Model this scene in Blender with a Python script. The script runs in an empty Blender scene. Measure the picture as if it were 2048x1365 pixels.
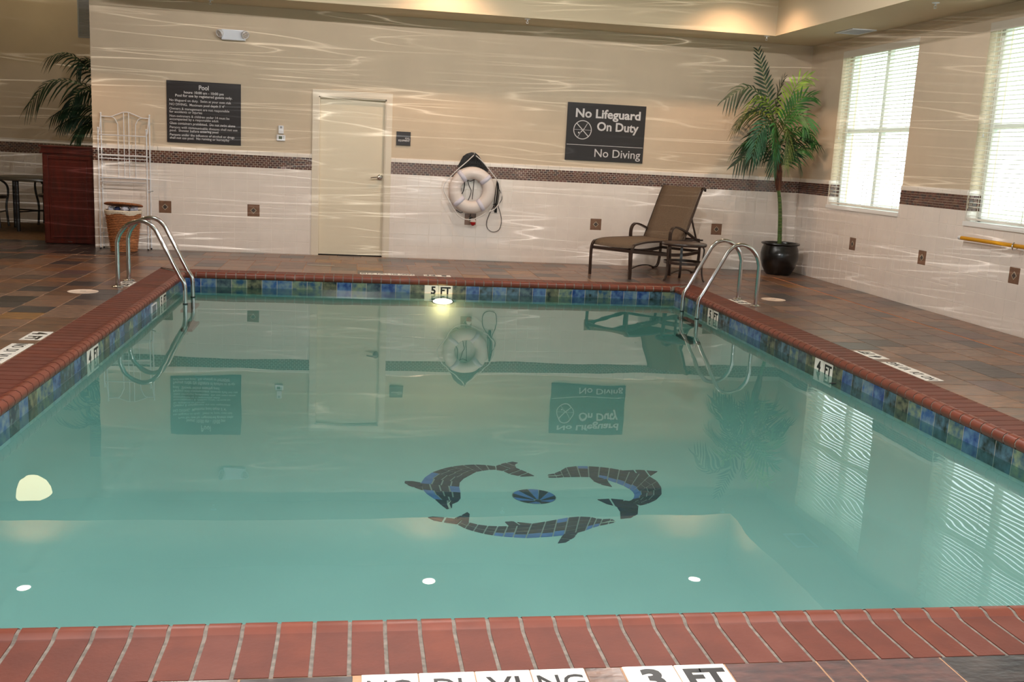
import bpy, bmesh, math, random
from mathutils import Vector, Matrix
random.seed(7)
S = bpy.context.scene
COL = S.collection
PI = math.pi

# ------------------------------------------------------------------ camera
CAM = Vector((-5.984758, -13.028739, 1.399310))
CR = Vector((0.98749204, -0.14943726, 0.05027891))
CU = Vector((-0.0211794, 0.19027629, 0.9815021))
CF = Vector((0.15623987, 0.97029039, -0.18473133))
FPX = 1980.0
cd = bpy.data.cameras.new('camera')
cd.sensor_width = 36.0
cd.lens = 36.0 * FPX / 2048.0
cd.clip_start = 0.05
cd.clip_end = 300
cam = bpy.data.objects.new('camera', cd)
COL.objects.link(cam)
mw = Matrix.Identity(4)
for i in range(3):
    mw[i][0] = CR[i]; mw[i][1] = CU[i]; mw[i][2] = -CF[i]; mw[i][3] = CAM[i]
cam.matrix_world = mw
S.camera = cam

def project(p):
    d = Vector(p) - CAM
    z = d.dot(CF)
    if z < 0.1:
        return None
    return (1024 + FPX * d.dot(CR) / z, 682.5 - FPX * d.dot(CU) / z)

# ------------------------------------------------------------------ world, exposure
S.view_settings.view_transform = 'Standard'
S.view_settings.look = 'None'
S.view_settings.gamma = 1
S.view_settings.use_curve_mapping = False
S.view_settings.exposure = 0.98

W = bpy.data.worlds.new('overcast_sky')
S.world = W
W.use_nodes = True
wn = W.node_tree
bg = wn.nodes['Background']
bg.inputs['Color'].default_value = (0.90, 0.96, 1.0, 1)
bg.inputs['Strength'].default_value = 2.5

Z_SOFF = 3.03
Z_CEIL = 3.70
FLASH_W = 7.0
DOWN_W = 17.0

def lamp(name, kind, loc, energy, color, **kw):
    d = bpy.data.lights.new(name, kind)
    d.energy = energy
    d.color = color
    for k, v in kw.items():
        setattr(d, k, v)
    o = bpy.data.objects.new(name, d)
    o.location = loc
    COL.objects.link(o)
    return o

# the camera's own flash
fl = lamp('camera_flash', 'SPOT', CAM + CU * 0.12, FLASH_W * 20, (1.0, 0.97, 0.93),
          spot_size=math.radians(75), spot_blend=0.9, shadow_soft_size=0.02)
fl.rotation_euler = (CF + CU * 0.10).to_track_quat('-Z', 'Y').to_euler()

# stand-in for flash light thrown back by the rippled water: an added lamp whose
# emission is broken into thin wavy filaments
def caustic_lamp(power):
    o = lamp('added_caustic_light', 'SPOT', CAM + Vector((0, 0, -.1)), power, (1.0, 0.97, 0.93), spot_size=math.radians(62), spot_blend=0.25, shadow_soft_size=0.0)
    d = Vector((.156, .97, .02)).normalized()
    z = -d; x = Vector((0, 0, 1)).cross(z).normalized(); y = z.cross(x)
    m = Matrix.Identity(4)
    for i in range(3): m[i][0] = x[i]; m[i][1] = y[i]; m[i][2] = z[i]; m[i][3] = o.location[i]
    o.matrix_world = m
    o.data.use_nodes = True
    nt = o.data.node_tree
    em = [n for n in nt.nodes if n.type == 'EMISSION'][0]
    tc = nt.nodes.new('ShaderNodeTexCoord')
    tot = None
    def math_(op, a, b=None, c=None):
        n = nt.nodes.new('ShaderNodeMath'); n.operation = op
        for i, v in enumerate((a, b, c)):
            if v is None: continue
            if isinstance(v, (int, float)): n.inputs[i].default_value = v
            else: nt.links.new(v, n.inputs[i])
        return n.outputs[0]
    for sx, sy, dt, pw, off, amp in ((2.6, 62.0, 0.0, 110.0, 0.0, 1.0), (5.0, 100.0, 0.0, 100.0, 5.3, .7), (2.0, 46.0, 0.0, 220.0, 2.1, 1.0)):
        mp = nt.nodes.new('ShaderNodeMapping')
        mp.inputs['Scale'].default_value = (sx, sy, 0.0)
        mp.inputs['Location'].default_value = (off, off * 2.7, off)
        mp.inputs['Rotation'].default_value = (0, 0, off * .02)
        nt.links.new(tc.outputs['Normal'], mp.inputs['Vector'])
        nz = nt.nodes.new('ShaderNodeTexNoise'); nz.inputs['Scale'].default_value = 1.0; nz.inputs['Detail'].default_value = 0.6
        nt.links.new(mp.outputs[0], nz.inputs['Vector'])
        r = math_('SUBTRACT', 1.0, math_('ABSOLUTE', math_('MULTIPLY_ADD', nz.outputs['Fac'], 2.0, -1.0)))
        r = math_('MULTIPLY', math_('POWER', r, pw), amp)
        tot = r if tot is None else math_('ADD', tot, r)
    # patchy: some filaments fade out
    mp = nt.nodes.new('ShaderNodeMapping'); mp.inputs['Scale'].default_value = (9, 22, 0)
    nt.links.new(tc.outputs['Normal'], mp.inputs['Vector'])
    nz = nt.nodes.new('ShaderNodeTexNoise'); nz.inputs['Scale'].default_value = 1.0
    nt.links.new(mp.outputs[0], nz.inputs['Vector'])
    mr = nt.nodes.new('ShaderNodeMapRange'); mr.inputs['From Min'].default_value = .36; mr.inputs['From Max'].default_value = .60
    nt.links.new(nz.outputs['Fac'], mr.inputs['Value'])
    tot = math_('MULTIPLY', tot, mr.outputs[0])
    # nothing is thrown below the deck line of the far walls
    sp = nt.nodes.new('ShaderNodeSeparateXYZ'); nt.links.new(tc.outputs['Normal'], sp.inputs[0])
    m2 = nt.nodes.new('ShaderNodeMapRange'); m2.inputs['From Min'].default_value = -.15; m2.inputs['From Max'].default_value = -.13
    nt.links.new(sp.outputs['Y'], m2.inputs['Value'])
    tot = math_('MULTIPLY', tot, m2.outputs[0])
    nt.links.new(tot, em.inputs['Strength'])
caustic_lamp(2300)

# ------------------------------------------------------------------ material helpers
def lin(c):
    def f(v):
        v /= 255.0
        return v / 12.92 if v <= 0.04045 else ((v + 0.055) / 1.055) ** 2.4
    return (f(c[0]), f(c[1]), f(c[2]), 1)

def mat(name, rgb, rough=0.5, metal=0.0, spec=0.5, var=0.0, vscale=8.0, bump=0.0, bscale=60.0,
        rgb2=None, stretch=(1, 1, 1), coat=0.0, detail=4.0):
    m = bpy.data.materials.new(name)
    m.use_nodes = True
    nt = m.node_tree
    b = nt.nodes['Principled BSDF']
    b.inputs['Base Color'].default_value = lin(rgb)
    b.inputs['Roughness'].default_value = rough
    b.inputs['Metallic'].default_value = metal
    b.inputs['Specular IOR Level'].default_value = spec
    b.inputs['Coat Weight'].default_value = coat
    geo = nt.nodes.new('ShaderNodeNewGeometry')
    mp = nt.nodes.new('ShaderNodeMapping')
    mp.inputs['Scale'].default_value = stretch
    nt.links.new(geo.outputs['Position'], mp.inputs['Vector'])
    if var > 0 or rgb2:
        n = nt.nodes.new('ShaderNodeTexNoise')
        n.inputs['Scale'].default_value = vscale
        n.inputs['Detail'].default_value = detail
        nt.links.new(mp.outputs[0], n.inputs['Vector'])
        r = nt.nodes.new('ShaderNodeValToRGB')
        r.color_ramp.elements[0].position = 0.35
        r.color_ramp.elements[1].position = 0.65
        if rgb2:
            r.color_ramp.elements[0].color = lin(rgb)
            r.color_ramp.elements[1].color = lin(rgb2)
        else:
            r.color_ramp.elements[0].color = lin([max(0, c * (1 - var)) for c in rgb])
            r.color_ramp.elements[1].color = lin([min(255, c * (1 + var)) for c in rgb])
        nt.links.new(n.outputs['Fac'], r.inputs[0])
        nt.links.new(r.outputs[0], b.inputs['Base Color'])
    if bump > 0:
        n2 = nt.nodes.new('ShaderNodeTexNoise')
        n2.inputs['Scale'].default_value = bscale
        n2.inputs['Detail'].default_value = 3
        nt.links.new(mp.outputs[0], n2.inputs['Vector'])
        bp = nt.nodes.new('ShaderNodeBump')
        bp.inputs['Strength'].default_value = bump
        bp.inputs['Distance'].default_value = 0.01
        nt.links.new(n2.outputs['Fac'], bp.inputs['Height'])
        nt.links.new(bp.outputs[0], b.inputs['Normal'])
    return m

def emit(name, rgb, strength):
    m = bpy.data.materials.new(name)
    m.use_nodes = True
    nt = m.node_tree
    nt.nodes.clear()
    e = nt.nodes.new('ShaderNodeEmission')
    e.inputs['Color'].default_value = lin(rgb)
    e.inputs['Strength'].default_value = strength
    o = nt.nodes.new('ShaderNodeOutputMaterial')
    nt.links.new(e.outputs[0], o.inputs['Surface'])
    return m

M = {}
M['paint'] = mat('wall_paint', (207, 189, 165), 0.75, spec=0.2, var=0.012, vscale=3, bump=0.04, bscale=140)
M['ceil'] = mat('soffit_paint', (204, 188, 160), 0.8, spec=0.2, bump=0.03, bscale=160)
M['tile'] = mat('wall_tile', (234, 223, 213), 0.10, spec=0.45, var=0.012, vscale=5, bump=0.012, bscale=5)
M['grout'] = mat('wall_grout', (242, 234, 224), 0.8, spec=0.1)
M['cap'] = mat('cap_tile', (232, 222, 210), 0.12, spec=0.5)
M['mgrout'] = mat('mosaic_grout', (196, 182, 165), 0.8, spec=0.1)
for i, c in enumerate([(96, 62, 50), (84, 54, 46), (108, 76, 60), (74, 56, 52), (104, 66, 56)]):
    M['mos%d' % i] = mat('mosaic_brown_%d' % i, c, 0.25, spec=0.5, var=0.1, vscale=30)
M['accent'] = mat('accent_tile', (124, 92, 72), 0.3, var=0.06, vscale=20)
M['mur_gr'] = mat('mural_grout', (170, 170, 170), 0.9, spec=0.0)
M['acc_lt'] = mat('accent_border', (178, 162, 140), 0.35)
M['acc_dk'] = mat('accent_diamond', (70, 62, 58), 0.3, var=0.25, vscale=90)
SLATE = [((128, 92, 70), (92, 76, 66)), ((116, 94, 82), (82, 74, 72)), ((86, 78, 76), (62, 60, 62)),
         ((148, 104, 76), (104, 80, 64)), ((112, 92, 80), (142, 104, 82)), ((90, 76, 70), (128, 94, 74)),
         ((166, 116, 62), (112, 86, 62)), ((54, 54, 58), (72, 66, 62)), ((112, 84, 80), (86, 74, 74)),
         ((146, 114, 94), (104, 84, 74))]
def soften(c): g = sum(c) / 3; return [min(255, 96 + ((v * .86 + g * .14) * .97 - 96) * 1.22) for v in c]
SLATE = [(soften(a), soften(b_)) for a, b_ in SLATE]
for i, (a, b_) in enumerate(SLATE):
    M['slate%d' % i] = mat('slate_%d' % i, a, 0.28, spec=0.45, rgb2=b_, vscale=7 + i, stretch=(1, 2.2, 1),
                           bump=0.25, bscale=16, detail=7)
M['sgrout'] = mat('deck_grout', (172, 136, 108), 0.8, spec=0.1, var=0.08, vscale=6)
M['caulk'] = mat('orange_caulk', (196, 124, 82), 0.6, var=0.08, vscale=6)
M['white_mark'] = mat('marker_white', (232, 226, 216), 0.35)
M['black_mark'] = mat('marker_black', (22, 20, 20), 0.4)
for i, c in enumerate([((106, 56, 44), (96, 51, 41)), ((101, 54, 44), (110, 62, 51)), ((112, 58, 43), (98, 50, 39))]):
    M['brick%d' % i] = mat('coping_brick_%d' % i, c[0], 0.5, spec=0.25, rgb2=c[1], vscale=9, bump=0.08, bscale=70)
for i, c in enumerate([((118, 58, 42), (106, 52, 38)), ((112, 56, 42), (120, 62, 46)), ((122, 60, 42), (108, 52, 38))]):
    M['nose%d' % i] = mat('coping_nose_%d' % i, c[0], 0.36, spec=0.4, rgb2=c[1], vscale=9)
M['mortar'] = mat('coping_mortar', (122, 114, 106), 0.85, spec=0.1, var=0.12, vscale=40, bump=0.2, bscale=200)
WT = [((36, 62, 120), (92, 124, 158)), ((30, 38, 42), (116, 118, 92)), ((44, 78, 108), (128, 142, 112)),
      ((28, 42, 66), (92, 112, 112)), ((52, 88, 138), (116, 138, 146)), ((36, 42, 36), (82, 112, 130))]
M['wgrout'] = mat('waterline_grout', (176, 170, 158), 0.8, spec=0.1)
for i, (a, b_) in enumerate(WT):
    M['wt%d' % i] = mat('waterline_tile_%d' % i, a, 0.14, spec=0.5, rgb2=b_, vscale=17, bump=0.05, bscale=30, detail=6)
M['plaster'] = mat('pool_plaster', (214, 226, 222), 0.7, spec=0.1, var=0.012, vscale=1.5)
M['mur_dk'] = mat('mosaic_navy', (34, 38, 72), 0.9, spec=0.0, var=0.12, vscale=12)
M['mur_lt'] = mat('mosaic_blue', (96, 128, 200), 0.9, spec=0.0, var=0.06, vscale=12)
M['mur_wh'] = mat('mosaic_white', (215, 215, 205), 0.4)
M['steel'] = mat('polished_steel', (205, 205, 205), 0.16, metal=1.0)
M['chrome'] = mat('chrome', (215, 218, 225), 0.12, metal=1.0)
M['black_rub'] = mat('black_rubber', (20, 20, 20), 0.6)
M['door'] = mat('door_paint', (224, 212, 188), 0.5, spec=0.3, var=0.008, vscale=2)
M['frame'] = mat('door_frame_paint', (222, 210, 190), 0.45, spec=0.35)
M['dark'] = mat('gap_shade', (30, 26, 24), 0.9)  # shade of the gap under the door, put into the colour
M['sign'] = mat('sign_charcoal', (48, 44, 44), 0.38, spec=0.4)
M['sign_edge'] = mat('sign_edge', (30, 32, 26), 0.3)
M['sign_txt'] = mat('sign_lettering', (206, 202, 202), 0.5)
M['white_pl'] = mat('white_plastic', (224, 224, 226), 0.4)
M['lcd'] = mat('lcd_green', (96, 104, 84), 0.2)
M['ring'] = mat('ring_vinyl', (226, 214, 206), 0.45, var=0.01, vscale=6)
M['strap'] = mat('ring_strap', (214, 210, 222), 0.6)
M['rope_w'] = mat('white_rope', (222, 216, 212), 0.8, bump=0.4, bscale=300)
M['rope_b'] = mat('black_rope', (18, 18, 18), 0.6)
M['net'] = mat('black_bag', (16, 16, 16), 0.55, bump=0.5, bscale=80)
M['red'] = mat('float_red', (170, 22, 28), 0.2, coat=0.5)
M['bronze'] = mat('bronze_frame', (50, 36, 30), 0.35, metal=0.0, spec=0.55, coat=0.2)
M['sling'] = mat('brown_sling', (104, 86, 68), 0.8, var=0.05, vscale=60, bump=0.25, bscale=500)
M['ttop'] = mat('table_top', (88, 74, 66), 0.3, var=0.05, vscale=20)
M['wicker'] = mat('wicker', (150, 92, 54), 0.7, var=0.2, vscale=70, bump=0.5, bscale=120)
M['wicker_rib'] = mat('wicker_strand', (168, 108, 66), 0.65, var=0.15, vscale=40)
M['liner'] = mat('hamper_liner', (226, 212, 190), 0.85, bump=0.3, bscale=40)
M['towel'] = mat('towels', (206, 204, 216), 0.95, bump=0.4, bscale=90)
M['towel_b'] = mat('blue_towel', (60, 70, 110), 0.95)
M['cherry'] = mat('cherry_wood', (74, 22, 14), 0.35, spec=0.5, var=0.16, vscale=5, stretch=(3, 3, 0.5), coat=0.2)
M['pot'] = mat('black_glaze', (14, 14, 14), 0.28, coat=0.4)
M['soil'] = mat('soil_moss', (70, 62, 44), 0.95, var=0.3, vscale=40, bump=0.6, bscale=60)
M['trunk'] = mat('palm_trunk', (74, 98, 44), 0.6, var=0.15, vscale=20)
M['trunk_r'] = mat('palm_ring', (122, 132, 74), 0.7)
M['husk'] = mat('palm_husk', (92, 52, 34), 0.8, var=0.25, vscale=18, stretch=(3, 3, 0.6))
M['leaf0'] = mat('leaf_dark', (32, 66, 34), 0.5, var=0.2, vscale=9)
M['leaf1'] = mat('leaf_mid', (56, 108, 48), 0.5, var=0.2, vscale=9)
M['leaf2'] = mat('leaf_light', (134, 158, 60), 0.5, var=0.2, vscale=9)
M['leaf3'] = mat('leaf_blue', (44, 88, 62), 0.5, var=0.2, vscale=9)
M['leaf4'] = mat('leaf_olive', (96, 100, 46), 0.5, var=0.25, vscale=9)
M['leafd'] = mat('leaf_darkest', (28, 52, 30), 0.55, var=0.2, vscale=9)  # darkest of the frond greens
M['wfloor'] = mat('brown_carpet', (104, 78, 50), 0.9, var=0.12, vscale=20)
M['bark'] = mat('metal_dark', (44, 40, 38), 0.4, metal=0.3)
M['tabtop'] = mat('laminate_top', (92, 86, 74), 0.35)
M['blind'] = mat('blind_white', (236, 232, 222), 0.5)
M['valance'] = mat('valance_white', (214, 206, 192), 0.5)
M['vinyl'] = mat('window_vinyl', (222, 222, 218), 0.4)
M['sill'] = mat('sill_white', (240, 238, 234), 0.35)
M['yellow'] = mat('yellow_pole', (214, 150, 20), 0.4)
M['grass'] = mat('grass', (146, 160, 122), 0.95, var=0.15, vscale=0.4)
M['tree'] = mat('foliage', (138, 158, 120), 0.95, var=0.2, vscale=2)
M['grey_pl'] = mat('grey_grille', (150, 152, 158), 0.5)
M['vent_w'] = mat('vent_white', (222, 226, 234), 0.45)
M['lid'] = mat('lid_cream', (222, 200, 182), 0.45, var=0.02, vscale=10)
M['drain'] = mat('drain_grey', (172, 162, 146), 0.5)
M['deadleaf'] = mat('dead_leaf', (26, 22, 22), 0.7)
M['lens_glow'] = emit('downlight_glow', (255, 246, 226), 14)
M['pool_glow'] = emit('pool_lamp_glow', (255, 190, 170), 16)
M['pend_glow'] = emit('pendant_glow', (255, 240, 190), 2.6)
M['lens'] = mat('lamp_lens', (190, 180, 172), 0.15, var=0.2, vscale=60)

# glass
def schlick(nt, r0, normal=None):
    """reflectance r0 + (1 - r0) (1 - cos)^5, the same on both faces of a thin sheet"""
    lw = nt.nodes.new('ShaderNodeLayerWeight')
    lw.inputs['Blend'].default_value = 0.5
    if normal: nt.links.new(normal, lw.inputs['Normal'])
    pw = nt.nodes.new('ShaderNodeMath'); pw.operation = 'POWER'; pw.inputs[1].default_value = 5.0
    nt.links.new(lw.outputs['Facing'], pw.inputs[0])
    ma = nt.nodes.new('ShaderNodeMath'); ma.operation = 'MULTIPLY_ADD'
    ma.inputs[1].default_value = 1 - r0; ma.inputs[2].default_value = r0
    nt.links.new(pw.outputs[0], ma.inputs[0])
    return ma.outputs[0]
def glass_mat(name, tint):
    m = bpy.data.materials.new(name)
    m.use_nodes = True
    nt = m.node_tree
    nt.nodes.clear()
    o = nt.nodes.new('ShaderNodeOutputMaterial')
    mx = nt.nodes.new('ShaderNodeMixShader')
    t = nt.nodes.new('ShaderNodeBsdfTransparent')
    t.inputs[0].default_value = tint
    gl = nt.nodes.new('ShaderNodeBsdfGlossy')
    gl.inputs['Roughness'].default_value = 0.0
    nt.links.new(schlick(nt, 0.04), mx.inputs[0])
    nt.links.new(t.outputs[0], mx.inputs[1])
    nt.links.new(gl.outputs[0], mx.inputs[2])
    nt.links.new(mx.outputs[0], o.inputs['Surface'])
    return m
M['glass'] = glass_mat('window_glass', (0.93, 0.97, 0.96, 1))

def water_mat():
    m = bpy.data.materials.new('pool_water')
    m.use_nodes = True
    nt = m.node_tree
    nt.nodes.clear()
    o = nt.nodes.new('ShaderNodeOutputMaterial')
    geo = nt.nodes.new('ShaderNodeNewGeometry')
    mp = nt.nodes.new('ShaderNodeMapping')
    mp.inputs['Scale'].default_value = (1.0, 1.0, 1)
    nt.links.new(geo.outputs['Position'], mp.inputs['Vector'])
    n1 = nt.nodes.new('ShaderNodeTexNoise')
    n1.inputs['Scale'].default_value = 1.5
    n1.inputs['Detail'].default_value = 1.0
    nt.links.new(mp.outputs[0], n1.inputs['Vector'])
    n2 = nt.nodes.new('ShaderNodeTexNoise')
    n2.inputs['Scale'].default_value = 7.0
    n2.inputs['Detail'].default_value = 1.5
    nt.links.new(mp.outputs[0], n2.inputs['Vector'])
    n3 = nt.nodes.new('ShaderNodeTexNoise')      # mask: where the small ripples live
    n3.inputs['Scale'].default_value = 0.8
    nt.links.new(mp.outputs[0], n3.inputs['Vector'])
    mr = nt.nodes.new('ShaderNodeMapRange')
    mr.inputs['From Min'].default_value = 0.5
    mr.inputs['From Max'].default_value = 0.7
    nt.links.new(n3.outputs['Fac'], mr.inputs['Value'])
    mu = nt.nodes.new('ShaderNodeMath'); mu.operation = 'MULTIPLY'
    nt.links.new(n2.outputs['Fac'], mu.inputs[0])
    nt.links.new(mr.outputs[0], mu.inputs[1])
    m2 = nt.nodes.new('ShaderNodeMath'); m2.operation = 'MULTIPLY'
    m2.inputs[1].default_value = 0.05
    nt.links.new(mu.outputs[0], m2.inputs[0])
    ad = nt.nodes.new('ShaderNodeMath'); ad.operation = 'ADD'
    nt.links.new(n1.outputs['Fac'], ad.inputs[0])
    nt.links.new(m2.outputs[0], ad.inputs[1])
    bp = nt.nodes.new('ShaderNodeBump')
    bp.inputs['Strength'].default_value = 1.0
    bp.inputs['Distance'].default_value = 0.0022
    nt.links.new(ad.outputs[0], bp.inputs['Height'])
    gl = nt.nodes.new('ShaderNodeBsdfGlossy')
    gl.inputs['Roughness'].default_value = 0.0
    nt.links.new(bp.outputs[0], gl.inputs['Normal'])
    t = nt.nodes.new('ShaderNodeBsdfTransparent')
    # the floor slopes: more water, more absorption towards the deep far end
    sx = nt.nodes.new('ShaderNodeSeparateXYZ')
    nt.links.new(geo.outputs['Position'], sx.inputs[0])
    md = nt.nodes.new('ShaderNodeMapRange')
    md.inputs['From Min'].default_value = -10.2
    md.inputs['From Max'].default_value = -2.2
    nt.links.new(sx.outputs['Y'], md.inputs['Value'])
    cm = nt.nodes.new('ShaderNodeMix'); cm.data_type = 'RGBA'
    nt.links.new(md.outputs[0], cm.inputs[0])
    cm.inputs[6].default_value = (0.485, 0.655, 0.65, 1)
    cm.inputs[7].default_value = (0.30, 0.56, 0.53, 1)
    nt.links.new(cm.outputs[2], t.inputs[0])
    df = nt.nodes.new('ShaderNodeBsdfDiffuse')
    df.inputs['Color'].default_value = lin((70, 118, 110))
    mv = nt.nodes.new('ShaderNodeMixShader')
    mv.inputs[0].default_value = 0.12
    nt.links.new(t.outputs[0], mv.inputs[1])
    nt.links.new(df.outputs[0], mv.inputs[2])
    mx = nt.nodes.new('ShaderNodeMixShader')
    nt.links.new(schlick(nt, 0.03), mx.inputs[0])
    nt.links.new(mv.outputs[0], mx.inputs[1])
    nt.links.new(gl.outputs[0], mx.inputs[2])
    nt.links.new(mx.outputs[0], o.inputs['Surface'])
    return m
M['water'] = water_mat()

# ------------------------------------------------------------------ mesh helpers
class MB:
    """collects shapes; build() links them as one mesh object"""
    def __init__(s):
        s.v = []; s.f = []; s.m = []; s.mats = []; s.sm = []
    def mi(s, m):
        if m not in s.mats:
            s.mats.append(m)
        return s.mats.index(m)
    def poly(s, pts, faces, m, smooth=False):
        k = len(s.v); s.v += [tuple(p) for p in pts]
        i = s.mi(m)
        for f in faces:
            s.f.append([k + a for a in f]); s.m.append(i); s.sm.append(smooth)
        return s
    def box(s, x0, x1, y0, y1, z0, z1, m):
        p = [(x0, y0, z0), (x1, y0, z0), (x1, y1, z0), (x0, y1, z0), (x0, y0, z1), (x1, y0, z1), (x1, y1, z1), (x0, y1, z1)]
        return s.poly(p, [(3, 2, 1, 0), (4, 5, 6, 7), (0, 1, 5, 4), (1, 2, 6, 5), (2, 3, 7, 6), (3, 0, 4, 7)], m)
    def prism(s, loop, z0, z1, m):
        """loop: list of (x,y) counter-clockwise"""
        n = len(loop)
        a = sum(loop[i][0] * loop[(i + 1) % n][1] - loop[(i + 1) % n][0] * loop[i][1] for i in range(n))
        if a < 0:
            loop = loop[::-1]
        z0f = z0 if callable(z0) else (lambda x, y: z0)
        z1f = z1 if callable(z1) else (lambda x, y: z1)
        p = [(x, y, z0f(x, y)) for x, y in loop] + [(x, y, z1f(x, y)) for x, y in loop]
        f = [tuple(range(n - 1, -1, -1)), tuple(range(n, 2 * n))] + [(i, (i + 1) % n, n + (i + 1) % n, n + i) for i in range(n)]
        return s.poly(p, f, m)
    def tube(s, pts, r, m, n=8, caps=True, flat=None):
        """sweep; r float or list; flat=(a,b) elliptical scale of section (side, up)"""
        P = [Vector(p) for p in pts]
        R = r if isinstance(r, (list, tuple)) else [r] * len(P)
        up = None; rings = []
        for i, p in enumerate(P):
            if i == 0: t = P[1] - P[0]
            elif i == len(P) - 1: t = P[-1] - P[-2]
            else: t = (P[i + 1] - P[i]).normalized() + (P[i] - P[i - 1]).normalized()
            t.normalize()
            if up is None:
                up = Vector((0, 0, 1)) if abs(t.z) < 0.95 else Vector((1, 0, 0))
            sd = t.cross(up).normalized(); u2 = sd.cross(t).normalized(); up = u2
            a, b = flat if flat else (1, 1)
            rings.append([p + (sd * math.cos(q) * a + u2 * math.sin(q) * b) * R[i] for q in [2 * PI * k / n for k in range(n)]])
        pts2 = [q for rg in rings for q in rg]
        f = []
        for i in range(len(P) - 1):
            for k in range(n):
                f.append((i * n + k, i * n + (k + 1) % n, (i + 1) * n + (k + 1) % n, (i + 1) * n + k))
        if caps:
            f.append(tuple(range(n - 1, -1, -1))); f.append(tuple(range((len(P) - 1) * n, len(P) * n)))
        return s.poly(pts2, f, m, smooth=True)
    def bar(s, a, b, w, h, m, up=(0, 0, 1)):
        """rectangular bar"""
        a = Vector(a); b = Vector(b); t = (b - a).normalized()
        sd = t.cross(Vector(up)).normalized(); u = sd.cross(t).normalized()
        p = []
        for q in (a, b):
            for i, j in ((-1, -1), (1, -1), (1, 1), (-1, 1)):
                p.append(q + sd * i * w / 2 + u * j * h / 2)
        return s.poly(p, [(3, 2, 1, 0), (4, 5, 6, 7), (0, 1, 5, 4), (1, 2, 6, 5), (2, 3, 7, 6), (3, 0, 4, 7)], m)
    def strip(s, pts, w, h, m, side):
        """flat bar bent along pts; side = constant width direction"""
        P = [Vector(p) for p in pts]; sd = Vector(side).normalized(); p = []
        for i, q in enumerate(P):
            if i == 0: t = P[1] - P[0]
            elif i == len(P) - 1: t = P[-1] - P[-2]
            else: t = (P[i + 1] - P[i]).normalized() + (P[i] - P[i - 1]).normalized()
            u = sd.cross(t.normalized()).normalized()
            for i2, j2 in ((-1, -1), (1, -1), (1, 1), (-1, 1)):
                p.append(q + sd * i2 * w / 2 + u * j2 * h / 2)
        n = 4; f = []
        for i in range(len(P) - 1):
            for k in range(n):
                f.append((i * n + k, i * n + (k + 1) % n, (i + 1) * n + (k + 1) % n, (i + 1) * n + k))
        f.append((3, 2, 1, 0)); e = (len(P) - 1) * n; f.append((e, e + 1, e + 2, e + 3))
        return s.poly(p, f, m)
    def lathe(s, prof, m, c=(0, 0, 0), n=32, axis='z', sx=1.0, sy=1.0, smooth=True):
        p = []; f = []
        for r, z in prof:
            for k in range(n):
                a = 2 * PI * k / n
                x, y = r * math.cos(a) * sx, r * math.sin(a) * sy
                if axis == 'z': q = (c[0] + x, c[1] + y, c[2] + z)
                elif axis == 'y': q = (c[0] + x, c[1] + z, c[2] + y)
                else: q = (c[0] + z, c[1] + x, c[2] + y)
                p.append(q)
        for i in range(len(prof) - 1):
            for k in range(n):
                f.append((i * n + k, i * n + (k + 1) % n, (i + 1) * n + (k + 1) % n, (i + 1) * n + k))
        closed = tuple(prof[0]) == tuple(prof[-1])
        if prof[0][0] > 1e-6 and not closed: f.append(tuple(range(n - 1, -1, -1)))
        if prof[-1][0] > 1e-6 and not closed: e = (len(prof) - 1) * n; f.append(tuple(range(e, e + n)))
        return s.poly(p, f, m, smooth=smooth)
    def mesh(s, name):
        me = bpy.data.meshes.new(name)
        me.from_pydata(s.v, [], s.f)
        for m in s.mats: me.materials.append(m)
        me.polygons.foreach_set('material_index', s.m)
        me.polygons.foreach_set('use_smooth', s.sm)
        me.update()
        bm = bmesh.new(); bm.from_mesh(me)
        bmesh.ops.remove_doubles(bm, verts=bm.verts, dist=1e-7)
        bmesh.ops.recalc_face_normals(bm, faces=bm.faces)
        bm.to_mesh(me); bm.free()
        if any(s.sm): me.set_sharp_from_angle(angle=math.radians(42))
        return me
    def build(s, name, parent=None, loc=(0, 0, 0), kind=None, label=None, bevel=0):
        o = bpy.data.objects.new(name, s.mesh(name))
        COL.objects.link(o)
        o.location = loc
        if parent: o.parent = parent
        if kind: o['kind'] = kind
        if label: o['label'] = label
        if bevel:
            b = o.modifiers.new('bevel', 'BEVEL'); b.width = bevel; b.segments = 2; b.limit_method = 'ANGLE'
            b.angle_limit = math.radians(40)
        return o

def smooth_path(pts, n=6):
    """catmull-rom"""
    P = [Vector(p) for p in pts]; out = []
    for i in range(len(P) - 1):
        p0 = P[max(0, i - 1)]; p1 = P[i]; p2 = P[i + 1]; p3 = P[min(len(P) - 1, i + 2)]
        for k in range(n):
            t = k / n
            out.append(0.5 * ((2 * p1) + (-p0 + p2) * t + (2 * p0 - 5 * p1 + 4 * p2 - p3) * t * t + (-p0 + 3 * p1 - 3 * p2 + p3) * t ** 3))
    out.append(P[-1])
    return out

def thing(name, label, cat, loc=(0, 0, 0), rotz=0, group=None):
    o = bpy.data.objects.new(name, None)
    COL.objects.link(o)
    o.location = loc; o.rotation_euler = (0, 0, rotz)
    o.empty_display_size = 0.1
    o['label'] = label; o['category'] = cat
    if group: o['group'] = group
    return o

def tag(o, label, cat, group=None):
    o['label'] = label; o['category'] = cat
    if group: o['group'] = group
    return o

def share(name, me, parent, loc=(0, 0, 0), rot=None):
    o = bpy.data.objects.new(name, me)
    COL.objects.link(o)
    o.parent = parent
    o.location = loc
    if rot: o.rotation_euler = rot
    return o

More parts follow.
